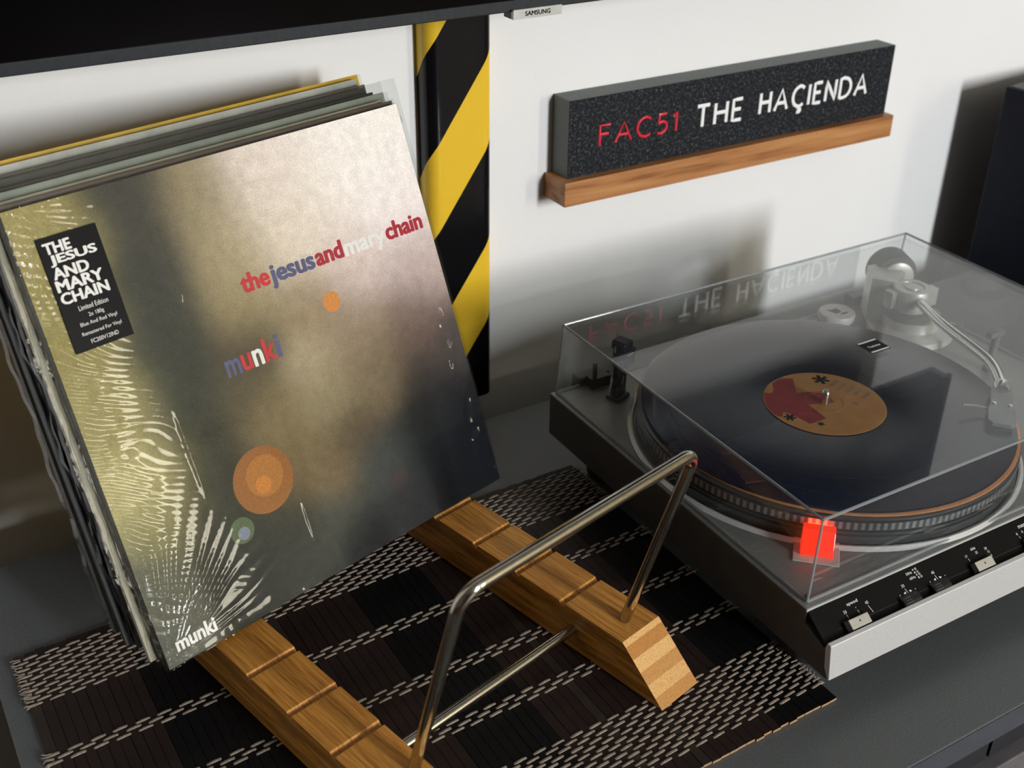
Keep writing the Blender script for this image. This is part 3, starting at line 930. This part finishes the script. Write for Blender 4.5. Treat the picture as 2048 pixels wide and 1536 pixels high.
    fs += [(ring[i], N0 + i, N0 + (i + 1) % m_, ring[(i + 1) % m_]) for i in range(m_)]
    me.from_pydata(vs_.tolist() + back, [], fs)
    me.shade_smooth(); me.set_sharp_from_angle(angle=R(60))
    me.materials.append(M_FILM)
    o = bpy.data.objects.new('shrink_film', me); COL.objects.link(o); o.parent = t
    o['label'] = 'clear wrinkled shrink film'
    # hype sticker on the film
    st = MB().box(.0445 * S, .172 * S, -.0019, -.0017, .697 * S, .933 * S).build('hype_sticker', M_INKBLK, t)
    st['label'] = 'black rectangular sticker with white lettering'
    F2 = frame((0, -.00192, 0), (1, 0, 0), (0, 0, 1))
    x0 = .053 * S
    # rows: text, left offset, width (of sleeve), baseline, height
    for body, so, w, tb, h in (('THE', .000, .057, .8985, .0230), ('JESUS', .004, .101, .8730, .0235), ('AND', .001, .077, .8480, .0235), ('MARY', -.001, .101, .8225, .0235), ('CHAIN', -.001, .104, .7965, .0235)):
        text('sticker_lettering', body, x0 + so * S, tb * S, w * S, h * S, F2, M_INKPALE, st, bold=.042, depth=.00006)
    for body, w, tb, h in (('Limited Edition', .064, .7765, .0100), ('2x 180g', .033, .7585, .0105), ('Blue And Red Vinyl', .080, .7430, .0100), ('Remastered For Vinyl', .086, .7245, .0095), ('FC200V12IND', .060, .7080, .0085)):
        text('sticker_lettering', body, .112 * S, tb * S, w * S, h * S, F2, M_INKPALE, st, bold=.0, depth=.00006, center=True)
front_sleeve()

# ------------------------------------------------------------------ turntable
HP, HC = 0.0726, 0.1415
TTL = (0.0, -0.41654, 0.0); TTA = -0.008258
PX, PY = 0.15896, 0.15763
def turntable():
    t = thing('turntable', 'silver direct drive turntable with clear closed dust cover on the console', 'turntable', TTL, TTA)
    silver = simple('turntable_silver', (0.27, 0.275, 0.265), 0.42, 0.45, noise=(500, 0.06), bump=(1500, 0.05, 0.0002))
    sidem = simple('turntable_side', (0.055, 0.05, 0.046), 0.5)
    lipm = simple('turntable_lip', (0.62, 0.62, 0.62), 0.38, 0.35, noise=(500, 0.04))
    rub = simple('rubber', (0.02, 0.02, 0.02), 0.7)
    u0, u1, vb = -0.005, 0.4165, 0.3235
    # body with the side profile stepping down to the front lip
    prof = [(vb, 0.031), (vb, HP - .0015), (-0.0055, HP - .0015), (-0.0060, 0.0610), (-0.0255, 0.0535), (-0.0290, 0.0600), (-0.0345, 0.0322), (-0.030, 0.031)]
    MB().prism(prof, 'x', u0, u1).build('plinth', sidem, t, bevel=0.0006)
    MB().box(u0 + .0003, u1 - .0003, -0.0054, vb - .0003, HP - .0015, HP).build('top_plate', silver, t, bevel=0.0005)
    for (x, y) in ((.03, .02), (.38, .02), (.03, .28), (.38, .28)):
        MB().lathe([(.016, 0.0), (.018, .004), (.018, .022), (.014, .0315)], (x, y, 0), 24).build('foot', rub, t, smooth=True)
    # front lip of bare metal
    MB().prism([(-0.0283, 0.0607), (-0.0316, 0.0600), (-0.0350, 0.0322), (-0.0335, 0.0316), (-0.0290, 0.0400), (-0.0270, 0.0560)], 'x', u0 - .0002, u1 + .0002).build('front_lip', lipm, t, bevel=0.0004)
    # sloping black control panel
    A = Vector((0, -0.0055, 0.0712)); B = Vector((0, -0.0265, 0.0560)); e2 = (A - B).normalized()
    panel_m = simple('control_panel_black', (0.006, 0.0055, 0.0055), 0.4, spec=0.12)
    nrm = Vector((1, 0, 0)).cross(e2)
    q = [A, B, B - nrm * .0015, A - nrm * .0015]
    pn = MB().prism([(p.y, p.z) for p in q], 'x', u0 + .0012, u1 - .0012).build('control_panel', panel_m, t)
    MB().box(u0, u1, -0.0060, -0.0050, 0.0706, HP + .0001).build('panel_trim', lipm, t)
    P = frame(B + nrm * .00005, (1, 0, 0), e2)
    def ptext(body, u, s, h, w=None):
        text('panel_lettering', body, u, s, w, h, P, M_INKWHT, pn, bold=.0, depth=.00005, center=True)
    def pbar(x0, y0, x1, y1, w=.00032):
        b = MB(); d = Vector((x1 - x0, y1 - y0, 0)); nn = Vector((-d.y, d.x, 0)).normalized() * w / 2
        a, c = Vector((x0, y0, .00005)), Vector((x1, y1, .00005))
        b.add([P @ (a + nn), P @ (a - nn), P @ (c - nn), P @ (c + nn)], [(0, 1, 2, 3)])
        b.build('panel_mark', M_INKWHT, pn)
    def ptri(x, y, s):
        MB().add([P @ Vector((x + s * .0014, y, .00005)), P @ Vector((x - s * .0008, y + .0010, .00005)), P @ Vector((x - s * .0008, y - .0010, .00005))], [(0, 1, 2)]).build('panel_mark', M_INKWHT, pn)
    ptext('33', .0230, .0140, .0021); ptext('speed', .0321, .0174, .0029, .0100); ptext('45', .0433, .0140, .0021)
    pbar(.0232, .0131, .0236, .0103); pbar(.0334, .0131, .0338, .0103); pbar(.0432, .0129, .0446, .0075); pbar(.0327, .0149, .0332, .0149, .0005)
    for c, l in ((.0783, '33'), (.1082, '45')):
        ptext(l, c, .0140, .0021)
        pbar(c + .0004, .0129, c + .0019, .0074)
        ptri(c - .0012, .0100, -1); ptri(c + .0041, .0099, 1)
        pbar(c + .0082, .0098, c + .0092, .0098); pbar(c - .0066, .0099, c - .0057, .0099); pbar(c - .00615, .0094, c - .00615, .0104)
    ptext('50Hz', .0886, .0203, .0019); ptext('60Hz', .0897, .0165, .0019)
    for i, l in enumerate(('45', '33', '45', '33')):
        s = (.0224, .0201, .0181, .0160)[i]; u = (.0933, .0938, .0944, .0950)[i]
        pbar(u - .0005, s, u + .0004, s, .0010 if i % 2 == 0 else .0015)
        ptext(l, u + .0024, s - .0008, .0016)
    ptext('size', .1526, .0178, .0022); ptext('25', .1539, .0143, .0019); ptext('17', .1435, .0146, .0019); ptext('30', .1636, .0143, .0019); ptext('12', .1647, .0115, .0018)
    pbar(.1653, .0102, .1658, .0082); pbar(.1440, .0136, .1445, .0112)
    ptext('memo', .2085, .0182, .0022); ptext('R', .1983, .0143, .0019); ptext('0', .2039, .0143, .0019); ptext('1', .2095, .0143, .0019)
    pbar(.1988, .0132, .1992, .0112)
    # slider knobs and thumb wheels
    knob = simple('slider_cream_silver', (0.52, 0.50, 0.43), 0.4, 0.2)
    def slider(u, w=.0178):
        M = P @ Matrix.Translation((u, .0056, .0014))
        o = MB().box(0, w, -.0036, .0036, -.0014, .0022, M=M, bevel=.0004).build('slider_knob', knob, pn)
        g = MB()
        for k in range(5):
            g.box(-.0036 + k * .0008, -.0032 + k * .0008, -.0036, .0036, -.0014, .0016, M=M)
        g.box(-.0038, .0002, -.0034, .0034, -.0014, .0010, M=M)
        g.build('slider_ribs', M_BLACK, o)
        MB().add([M @ Vector((w * .5, .0016, .0023)), M @ Vector((w * .5 - .0007, -.0002, .0023)), M @ Vector((w * .5 + .0007, -.0002, .0023))], [(0, 1, 2)]).build('slider_mark', M_INKBLK, o)
    slider(.0196); slider(.1440); slider(.2010)
    MB().box(0.012, 0.30, -.0002, .0004, -.0002, .0001, M=P @ Matrix.Translation((0, .0065, 0))).build('slider_slot', M_BLACK, pn)
    for u in (.0690, .0988):
        w = MB()
        M = P @ frame((u, .0030, -.0030), (0, 1, 0), (0, 0, 1))
        w.lathe([(.0062, 0), (.0070, .0006), (.0070, .0164), (.0062, .017)], n=40, M=M)
        o = w.build('pitch_wheel', M_BLACK, pn)
        g = MB()
        for k in range(4):
            for j in range(3):
                a = R(60 + j * 16)
                g.box(.0030 + k * .0014, .0040 + k * .0014, -.00012, .00012, 0, .0002, M=P @ Matrix.Translation((u, .0030 + .0070 * math.cos(a), -.0030 + .0070 * math.sin(a))))
        g.build('wheel_dashes', simple('wheel_dash_%d' % int(u * 1e4), (0.25, 0.25, 0.25), .5), o)
    # platter well ring
    MB().ring([(.1560, .0002), (.1570, .0026), (.1585, .0028), (.1612, .0002)], (PX, PY, HP), 96).build('platter_ring', lipm, t, smooth=True)
    # platter with stepped rim and strobe band
    pm = NT('platter_rim').base((0.09, 0.095, 0.10), 0.3, 0.6, 0.5)
    tc = pm.node('ShaderNodeTexCoord'); sp = pm.node('ShaderNodeSeparateXYZ'); pm.link(tc.outputs['Object'], sp.inputs[0])
    ang = pm.math('ARCTAN2', pm.math('SUBTRACT', sp.outputs['Y'], PY), pm.math('SUBTRACT', sp.outputs['X'], PX))
    st = pm.math('GREATER_THAN', pm.math('FRACT', pm.math('ADD', pm.math('MULTIPLY', ang, 180 / (2 * math.pi)), 400.0)), 0.5)
    zb = pm.math('MULTIPLY', pm.math('GREATER_THAN', sp.outputs['Z'], HP + .0152), pm.math('LESS_THAN', sp.outputs['Z'], HP + .0212))
    pm.color(pm.mix(pm.math('MULTIPLY', st, zb), (0.11, 0.115, 0.125), (0.34, 0.35, 0.36)))
    MB().lathe([(.1510, .0004), (.1540, .0014), (.1545, .0085), (.1528, .0090), (.1528, .0104), (.1544, .0109), (.1546, .0126), (.1530, .0131), (.1530, .0143), (.1550, .0149), (.1550, .0214), (.1532, .0220), (.1532, .0230), (.1545, .0235), (.1545, .0244), (.1530, .0248), (.0, .0248)], (PX, PY, HP), 128).build('platter', pm.m, t, smooth=True)
    MB().lathe([(.0036, .0248), (.0036, .0375), (.0031, .0395), (.0018, .0410), (0, .0414)], (PX, PY, HP), 24).build('spindle', M_CHROME, t, smooth=True)
    # strobe lamp
    sl_plate = simple('strobe_plate', (0.55, 0.54, 0.50), 0.4, 0.2)
    MS = frame((.0452, .0395, HP), (math.cos(R(-44)), math.sin(R(-44)), 0), (-math.sin(R(-44)), math.cos(R(-44)), 0))
    lamp = MB().box(-.0165, .0165, -.0165, .0175, 0, .0012, M=MS, bevel=.0005).build('strobe_plate', sl_plate, t)
    k = NT('strobe_red_glow').base((0.75, 0.02, 0.01), 0.2, 0, 0.5)
    k.b.inputs['Emission Color'].default_value = (1.0, 0.035, 0.012, 1); k.b.inputs['Emission Strength'].default_value = 0.85
    MB().prism([(-.0095, .0012), (-.0095, .0085), (-.003, .0195), (.0050, .0200), (.0050, .0012)], 'x', -.0115, .0115, M=MS).build('strobe_lens', k.m, lamp, bevel=.0006)
    k2 = NT('strobe_bulb_glow').base((1, 0.1, 0.05), 0.4)
    k2.b.inputs['Emission Color'].default_value = (1.0, 0.06, 0.02, 1); k2.b.inputs['Emission Strength'].default_value = 14
    MB().box(-.0080, .0080, .0052, .0062, .0080, .0190, M=MS).build('strobe_bulb', k2.m, lamp)
    for em in (k.m, k2.m):
        em.cycles.emission_sampling = 'NONE'
    # hinges
    for u in (.040, .372):
        h = MB().box(u - .016, u + .016, vb - .004, vb + .010, .045, HP + .008, bevel=.001)
        h.box(u - .010, u + .010, vb - .014, vb - .004, HP, HP + .010)
        h.box(u - .008, u - .005, vb - .014, vb - .011, HP + .010, HP + .026)
        h.build('hinge', M_BLACK, t)
    # dust cover
    b0, t0, w = (0.0002, 0.0000, 0.4112, 0.3208, HP + .0008), (0.0022, 0.0004, 0.4108, 0.3165, HC), 0.003
    def shell(d, top):
        a = [(b0[0] + d, b0[1] + d, b0[4]), (b0[2] - d, b0[1] + d, b0[4]), (b0[2] - d, b0[3] - d, b0[4]), (b0[0] + d, b0[3] - d, b0[4])]
        c = [(t0[0] + d, t0[1] + d, top), (t0[2] - d, t0[1] + d, top), (t0[2] - d, t0[3] - d, top), (t0[0] + d, t0[3] - d, top)]
        return a, c
    a, c = shell(0, HC); a2, c2 = shell(w, HC - w)
    vs_ = a + c + a2 + c2
    fs = [(4, 5, 6, 7)] + [(i, (i + 1) % 4, 4 + (i + 1) % 4, 4 + i) for i in range(4)]
    fs += [(15, 14, 13, 12)] + [(8 + i, 12 + i, 12 + (i + 1) % 4, 8 + (i + 1) % 4) for i in range(4)]
    fs += [(i, 8 + i, 8 + (i + 1) % 4, (i + 1) % 4) for i in range(4)]
    me = bpy.data.meshes.new('dust_cover'); me.from_pydata(vs_, [], fs)
    me.materials.append(M_ACRYL); me.materials.append(M_ACRYLIN)
    me.polygons.foreach_set('material_index', [0] * 5 + [1] * 5 + [0] * 4)
    dc = bpy.data.objects.new('dust_cover', me); COL.objects.link(dc); dc.parent = t
    dc['label'] = 'clear acrylic dust cover'
    e = MB()
    for i in range(4):
        e.tube([c[i], c[(i + 1) % 4]], .0011, 8); e.tube([a[i], a[(i + 1) % 4]], .0012, 8); e.tube([a[i], c[i]], .0010, 8)
    e.build('cover_edge', M_ACEDGE, dc, smooth=True)
    MB().box(.0012, .0042, .0012, .0042, HP + .0001, HP + .0036, bevel=.0006).build('cover_pad', M_BLACK, dc)
    # small maker's label stuck on the cover
    s = MB().box(.1962, .2172, .1492, .1676, HC + .0002, HC + .0004).build('cover_label', M_INKBLK, dc)
    g = MB(); g.box(.1968, .2166, .1654, .1672, HC + .0004, HC + .0005); g.box(.1968, .2166, .1497, .1515, HC + .0004, HC + .0005)
    g.build('label_bars', M_INKWHT, dc)
    text('label_lettering', 'Technics', .2067, .1568, .0130, .0026, frame((0, 0, HC + .00045), (1, 0, 0), (0, 1, 0)), M_INKPALE, dc, bold=.02, depth=.00005, center=True)
    # tone arm
    arm_m = M_CHROME
    alu = simple('tonearm_aluminium', (0.62, 0.62, 0.60), 0.38, 0.4)
    drk = simple('tonearm_dark', (0.10, 0.11, 0.11), 0.5)
    z = .1130
    piv = Vector((.358, .252, z))
    pts = [Vector((.388, .318, z)), piv, Vector((.338, .200, z)), Vector((.326, .150, z - .001)), Vector((.3205, .128, z - .002)), Vector((.3135, .1135, z - .004)), Vector((.300, .0960, z - .006))]
    sm = [pts[0], pts[1], pts[2]]
    for i in range(2, len(pts) - 1):
        p0, p1, p2, p3 = pts[i - 1], pts[i], pts[i + 1], pts[min(i + 2, len(pts) - 1)]
        for q in range(1, 6):
            s_ = q / 5
            sm.append(0.5 * ((2 * p1) + (p2 - p0) * s_ + (2 * p0 - 5 * p1 + 4 * p2 - p3) * s_ ** 2 + (-p0 + 3 * p1 - 3 * p2 + p3) * s_ ** 3))
    arm = MB().tube(sm, .0048, 14).build('tonearm', arm_m, t, smooth=True)
    arm['label'] = 'curved chrome tone arm'
    ax = (pts[0] - piv).normalized()
    MA = frame(piv + ax * .040, ax.orthogonal(), ax.cross(ax.orthogonal()))
    cw = MB()
    nn = 56
    cw.lathe([(.008, 0), (.0205, .001), (.0215, .003), (.0215, .024), (.0205, .026), (.007, .027)], n=nn, M=MA)
    for i in range(nn):
        a_ = 2 * math.pi * i / nn
        cw.box(.0213, .0221, -.0006, .0006, .003, .024, M=MA @ Matrix.Rotation(a_, 4, 'Z'))
    cw.build('counterweight', drk, arm)
    MB().lathe([(.012, -.006), (.0165, -.004), (.0165, -.001), (.012, 0)], n=40, M=MA).build('scale_ring', alu, arm, smooth=True)
    ab = MB()
    ab.lathe([(.041, 0), (.041, .006), (.038, .008), (.027, .009), (.027, .019), (.0, .019)], (.3640, .2520, HP), 56)
    ab.prism([(.334, .282), (.346, .264), (.372, .276), (.376, .300), (.352, .306)], 'z', HP + .006, HP + .051)
    ab.build('arm_base', alu, arm, smooth=True)
    MB().lathe([(.0225, .019), (.0225, .026), (.018, .027), (0, .027)], (.3585, .2520, HP), 48).build('lift_collar', drk, arm, smooth=True)
    hs = MB().lathe([(.0175, .027), (.0180, .030), (.0180, .047), (.0170, .0485), (.012, .0485), (.0115, .0475), (.0075, .0475), (.007, .0490), (0, .0490)], (.3580, .2530, HP), 48)
    hs.box(.334, .350, .254, .264, HP + .030, HP + .046); hs.box(.366, .380, .240, .250, HP + .030, HP + .047)
    hs.build('pivot_housing', alu, arm, smooth=True)
    MB().lathe([(.006, 0), (.006, .010), (.005, .0115), (0, .0115)], (.3690, .2335, HP), 24).build('cue_lever_boss', alu, arm, smooth=True)
    MB().tube([(.3690, .2335, HP + .009), (.3790, .2200, HP + .018), (.3860, .2080, HP + .020)], .0016, 8).build('cue_lever', arm_m, arm, smooth=True)
    ar = MB().lathe([(.0055, 0), (.0055, .004), (.0035, .006), (.0035, .040), (.0, .040)], (.3690, .1600, HP), 20)
    ar.box(.358, .376, .1565, .1635, HP + .036, HP + .041, bevel=.0008)
    ar.build('arm_rest', drk, arm, smooth=True)
    # head shell
    hd = Vector((-.0520, -.0440, 0)).normalized(); hw = Vector((-hd.y, hd.x, 0))
    MH = frame((.3010, .0970, z - .007), hd, hw)
    MB().lathe([(.0045, -.004), (.0068, -.003), (.0068, .004), (.0055, .006)], n=24, M=MH @ Matrix.Rotation(R(90), 4, 'Y')).build('locking_collar', arm_m, arm, smooth=True)
    hsd = MB()
    hsd.prism([(.005, -.0085), (.030, -.0085), (.040, -.0105), (.060, -.0105), (.064, -.007), (.064, .007), (.060, .0105), (.040, .0105), (.030, .0085), (.005, .0085)], 'z', -.0015, .0015, M=MH)
    hsd.box(.034, .058, -.0080, .0080, -.016, -.0015, M=MH, bevel=.001)
    headshell = hsd.build('headshell', simple('headshell_grey', (0.20, 0.215, 0.22), 0.4, 0.5), arm)
    MB().tube([MH @ Vector((.040, -.0100, 0)), MH @ Vector((.042, -.020, .002)), MH @ Vector((.048, -.031, .004))], .0011, 8).build('finger_lift', drk, arm, smooth=True)
    for y in (-.0062, .0062):
        MB().lathe([(.0022, 0), (.0022, .0012), (.0014, .0016), (0, .0016)], n=16, M=MH @ Matrix.Translation((.033, y, .0015))).build('headshell_screw', M_CHROME, arm, smooth=True)
    return t
M_CHROME = simple('chrome', (0.75, 0.75, 0.74), 0.16, 1.0, noise=(300, 0.03))
M_ACRYL = thin_clear('clear_acrylic', (0.95, 0.965, 0.965), 1.78, 0.0, haze=0.007, hazecol=(0.75, 0.78, 0.78))
M_ACRYLIN = thin_clear('clear_acrylic_inside', (0.97, 0.975, 0.975), 1.15, 0.0, haze=0.005)
M_ACEDGE = thin_clear('acrylic_edge', (0.55, 0.60, 0.63), 1.7, 0.08, haze=0.22, hazecol=(0.85, 0.88, 0.9))
TT = turntable()

def tt_place(o, u, v, z, rz=0.0):
    M = Matrix.Translation(TTL) @ Matrix.Rotation(TTA, 4, 'Z') @ Matrix.Translation((u, v, z)) @ Matrix.Rotation(rz, 4, 'Z')
    o.matrix_world = M

# ------------------------------------------------------------------ slip mat and record on the platter
def platter_things():
    cork = simple('cork_mat', (0.50, 0.22, 0.10), 0.6, noise=(400, 0.15))
    m = MB().lathe([(.1508, 0), (.1514, .0004), (.1514, .0014), (.1508, .0018), (0, .0018)], n=128).build('slip_mat', cork, smooth=True)
    tt_place(m, PX + .0014, PY - .0019, HP + .0248)
    tag(m, 'thin orange cork mat showing as a rim under the blue record', 'mat')
    k = NT('blue_vinyl').base((0.005, 0.008, 0.040), 0.22, 0, 0.4)
    tc = k.node('ShaderNodeTexCoord'); ln = k.node('ShaderNodeVectorMath', operation='LENGTH'); k.link(tc.outputs['Object'], ln.inputs[0])
    w = k.math('SINE', k.math('MULTIPLY', ln.outputs['Value'], 5200.0))
    lo = k.noise(tc.outputs['Object'], 3, 2)
    k.bump(w, 0.10, 0.00012)
    band = k.math('GREATER_THAN', k.math('FRACT', k.math('MULTIPLY', ln.outputs['Value'], 46.0)), 0.06)
    k.color(k.mix(band, (0.010, 0.017, 0.046), (0.005, 0.010, 0.030)))
    t = thing('vinyl_record', 'translucent dark blue vinyl record on the platter with an orange and red centre label', 'record')
    tt_place(t, PX, PY, HP + .0267)
    MB().lathe([(.1495, 0), (.1510, .0006), (.1510, .0014), (.1490, .0020), (.0520, .0018), (.0508, .0014), (.0500, .0018), (0, .0018)], n=128).build('disc', k.m, t, smooth=True)
    lab_m = simple('label_tan', s2l((186, 132, 76)), 0.5, spec=.3, noise=(60, .12))
    lb = MB().lathe([(.0490, .0015), (.0500, .0019), (.0496, .0021), (0, .0021)], n=96).build('centre_label', lab_m, t)
    red = simple('label_red', s2l((150, 48, 54)), 0.5, spec=.3, noise=(90, .18))
    gry = simple('label_grey_print', s2l((150, 122, 88)), 0.5, spec=.3, noise=(300, .2))
    zt = .00214
    def poly(pts, m, nm, dz=0.0):
        MB().add([(x * .05, y * .05, zt + dz) for x, y in pts], [tuple(range(len(pts)))]).build(nm, m, lb)
    r_ = .985
    arc = lambda a0, a1, n: [(r_ * math.cos(R(a0 + (a1 - a0) * i / n)), r_ * math.sin(R(a0 + (a1 - a0) * i / n))) for i in range(n + 1)]
    poly([(-.479, .713)] + [(-.33, .915), (-.10, .97), (.087, .86)] + [(-.189, .465), (.269, .277), (.147, -.079), (-.273, .079), (-.325, -.389), (-.669, -.385), (-.731, -.003), (-.80, .10), (-.93, .0)] + [(-.975, .10), (-.955, .26), (-.88, .44), (-.78, .60), (-.66, .74), (-.57, .66)], red, 'red_print')
    def aster(x, y, s, a):
        pts = []
        for i in range(12):
            w_ = R(a + i * 30); rr = s if i % 2 == 0 else s * .42
            if i % 2 == 0:
                pts += [(x + rr * math.cos(w_ - .22), y + rr * math.sin(w_ - .22)), (x + rr * math.cos(w_ + .22), y + rr * math.sin(w_ + .22))]
            else:
                pts.append((x + rr * math.cos(w_), y + rr * math.sin(w_)))
        poly(pts, M_INKBLK, 'asterisk_print', .00003)
    aster(.479, .597, .150, 10); aster(-.817, -.073, .105, 20); aster(-.515, -.473, .06, 5)
    for i in range(5):
        x, y = .60 + .05 * i, .33 - .14 * i
        poly([(x - .16, y + .05), (x + .10, y + .13), (x + .12, y + .07), (x - .14, y - .01)], gry, 'text_block_print')
    poly([(.425 + .06 * math.cos(a), -.275 + .06 * math.sin(a)) for a in np.linspace(0, 2 * math.pi, 13)[:-1]], gry, 'dot_print')
    MB().ring([(.0160, .0021), (.0162, .0023), (.0164, .0021)], (0, 0, 0), 48).build('pressing_ring', lab_m, lb, smooth=True)
platter_things()

# ------------------------------------------------------------------ small things under the cover
def small_things():
    wht = simple('adapter_white', (0.72, 0.71, 0.68), 0.4)
    t = thing('record_adapter', 'round white single record adapter with dark printed emblem beside the tone arm', 'adapter')
    tt_place(t, .3185, .3050, HP, R(-20))
    M = Matrix.Rotation(R(0), 4, 'X')
    MB().lathe([(.0150, 0), (.0175, .001), (.0180, .007), (.0172, .0088), (.003, .0092), (0, .0092)], n=48).build('adapter_disc', wht, t, smooth=True)
    e = MB()
    e.add([(-.010, .004, .00925), (-.003, -.006, .0093), (.004, -.002, .0093), (.001, .007, .0093), (-.004, .003, .0093)], [(0, 1, 2, 3, 4)])
    e.add([(.000, -.008, .0093), (.008, -.006, .0093), (.010, -.003, .0093), (.003, -.0045, .0093)], [(0, 1, 2, 3)])
    e.build('adapter_emblem', M_INKBLK, t)
    t = thing('spare_headshell', 'spare black cartridge head shell standing upright at the back left under the cover', 'cartridge')
    tt_place(t, .0430, .2870, HP, R(20))
    blk = simple('headshell_black', (0.006, 0.006, 0.008), 0.35)
    nav = simple('cartridge_navy', (0.010, 0.012, 0.022), 0.3)
    MB().box(-.0090, .0090, -.0065, .0075, 0, .0040, bevel=.001).build('stand_foot', blk, t)
    b = MB()
    b.prism([(-.0080, .004), (.0085, .004), (.0085, .022), (.0080, .034), (-.0060, .034), (-.0060, .020), (-.0085, .010)], 'y', -.0020, .0030)
    b.build('shell_plate', blk, t, bevel=.0006)
    s = MB()
    s.lathe([(.0018, -.0002), (.0018, .0004), (0, .0004)], n=16, M=frame((.0020, -.0022, .0285), (1, 0, 0), (0, 0, 1)))
    for i in range(1):
        s.prism([(.0005, .014), (.0022, .0135), (.0040, .0200), (.0028, .0215)], 'y', -.0024, -.0019)
    s.build('shell_slot', simple('slot_light', (0.45, 0.45, 0.44), .4), t)
    MB().box(-.0085, .0095, -.0090, .0030, .0345, .0500, bevel=.0008).build('cartridge_body', nav, t)
    MB().box(-.0075, .0060, -.0085, .0060, .0500, .0580, bevel=.0015).build('stylus_holder', blk, t)
    g = MB(); g.box(-.0065, .0040, -.0078, .0050, .0580, .0588)
    g.tube([(-.0075, .0, .0520), (-.0110, -.001, .0560), (-.0125, -.002, .0510)], .0006, 6)
    g.tube([(-.0060, .002, .0585), (-.0010, .004, .0640)], .0003, 6)
    g.build('stylus_guard', nav, t)
    text('cartridge_lettering', 'Technics', .0012, .0455, .0090, .0016, frame((0, -.00905, 0), (1, 0, 0), (0, 0, 1)), M_INKWHT, t, depth=.00004, center=True)
    w = MB()
    for x in (-.004, .006):
        w.lathe([(.0011, 0), (.0011, .0008), (0, .0008)], n=12, M=frame((x, -.0091, .0365), (1, 0, 0), (0, 0, 1)))
    w.build('mounting_screw', M_CHROME, t)
small_things()
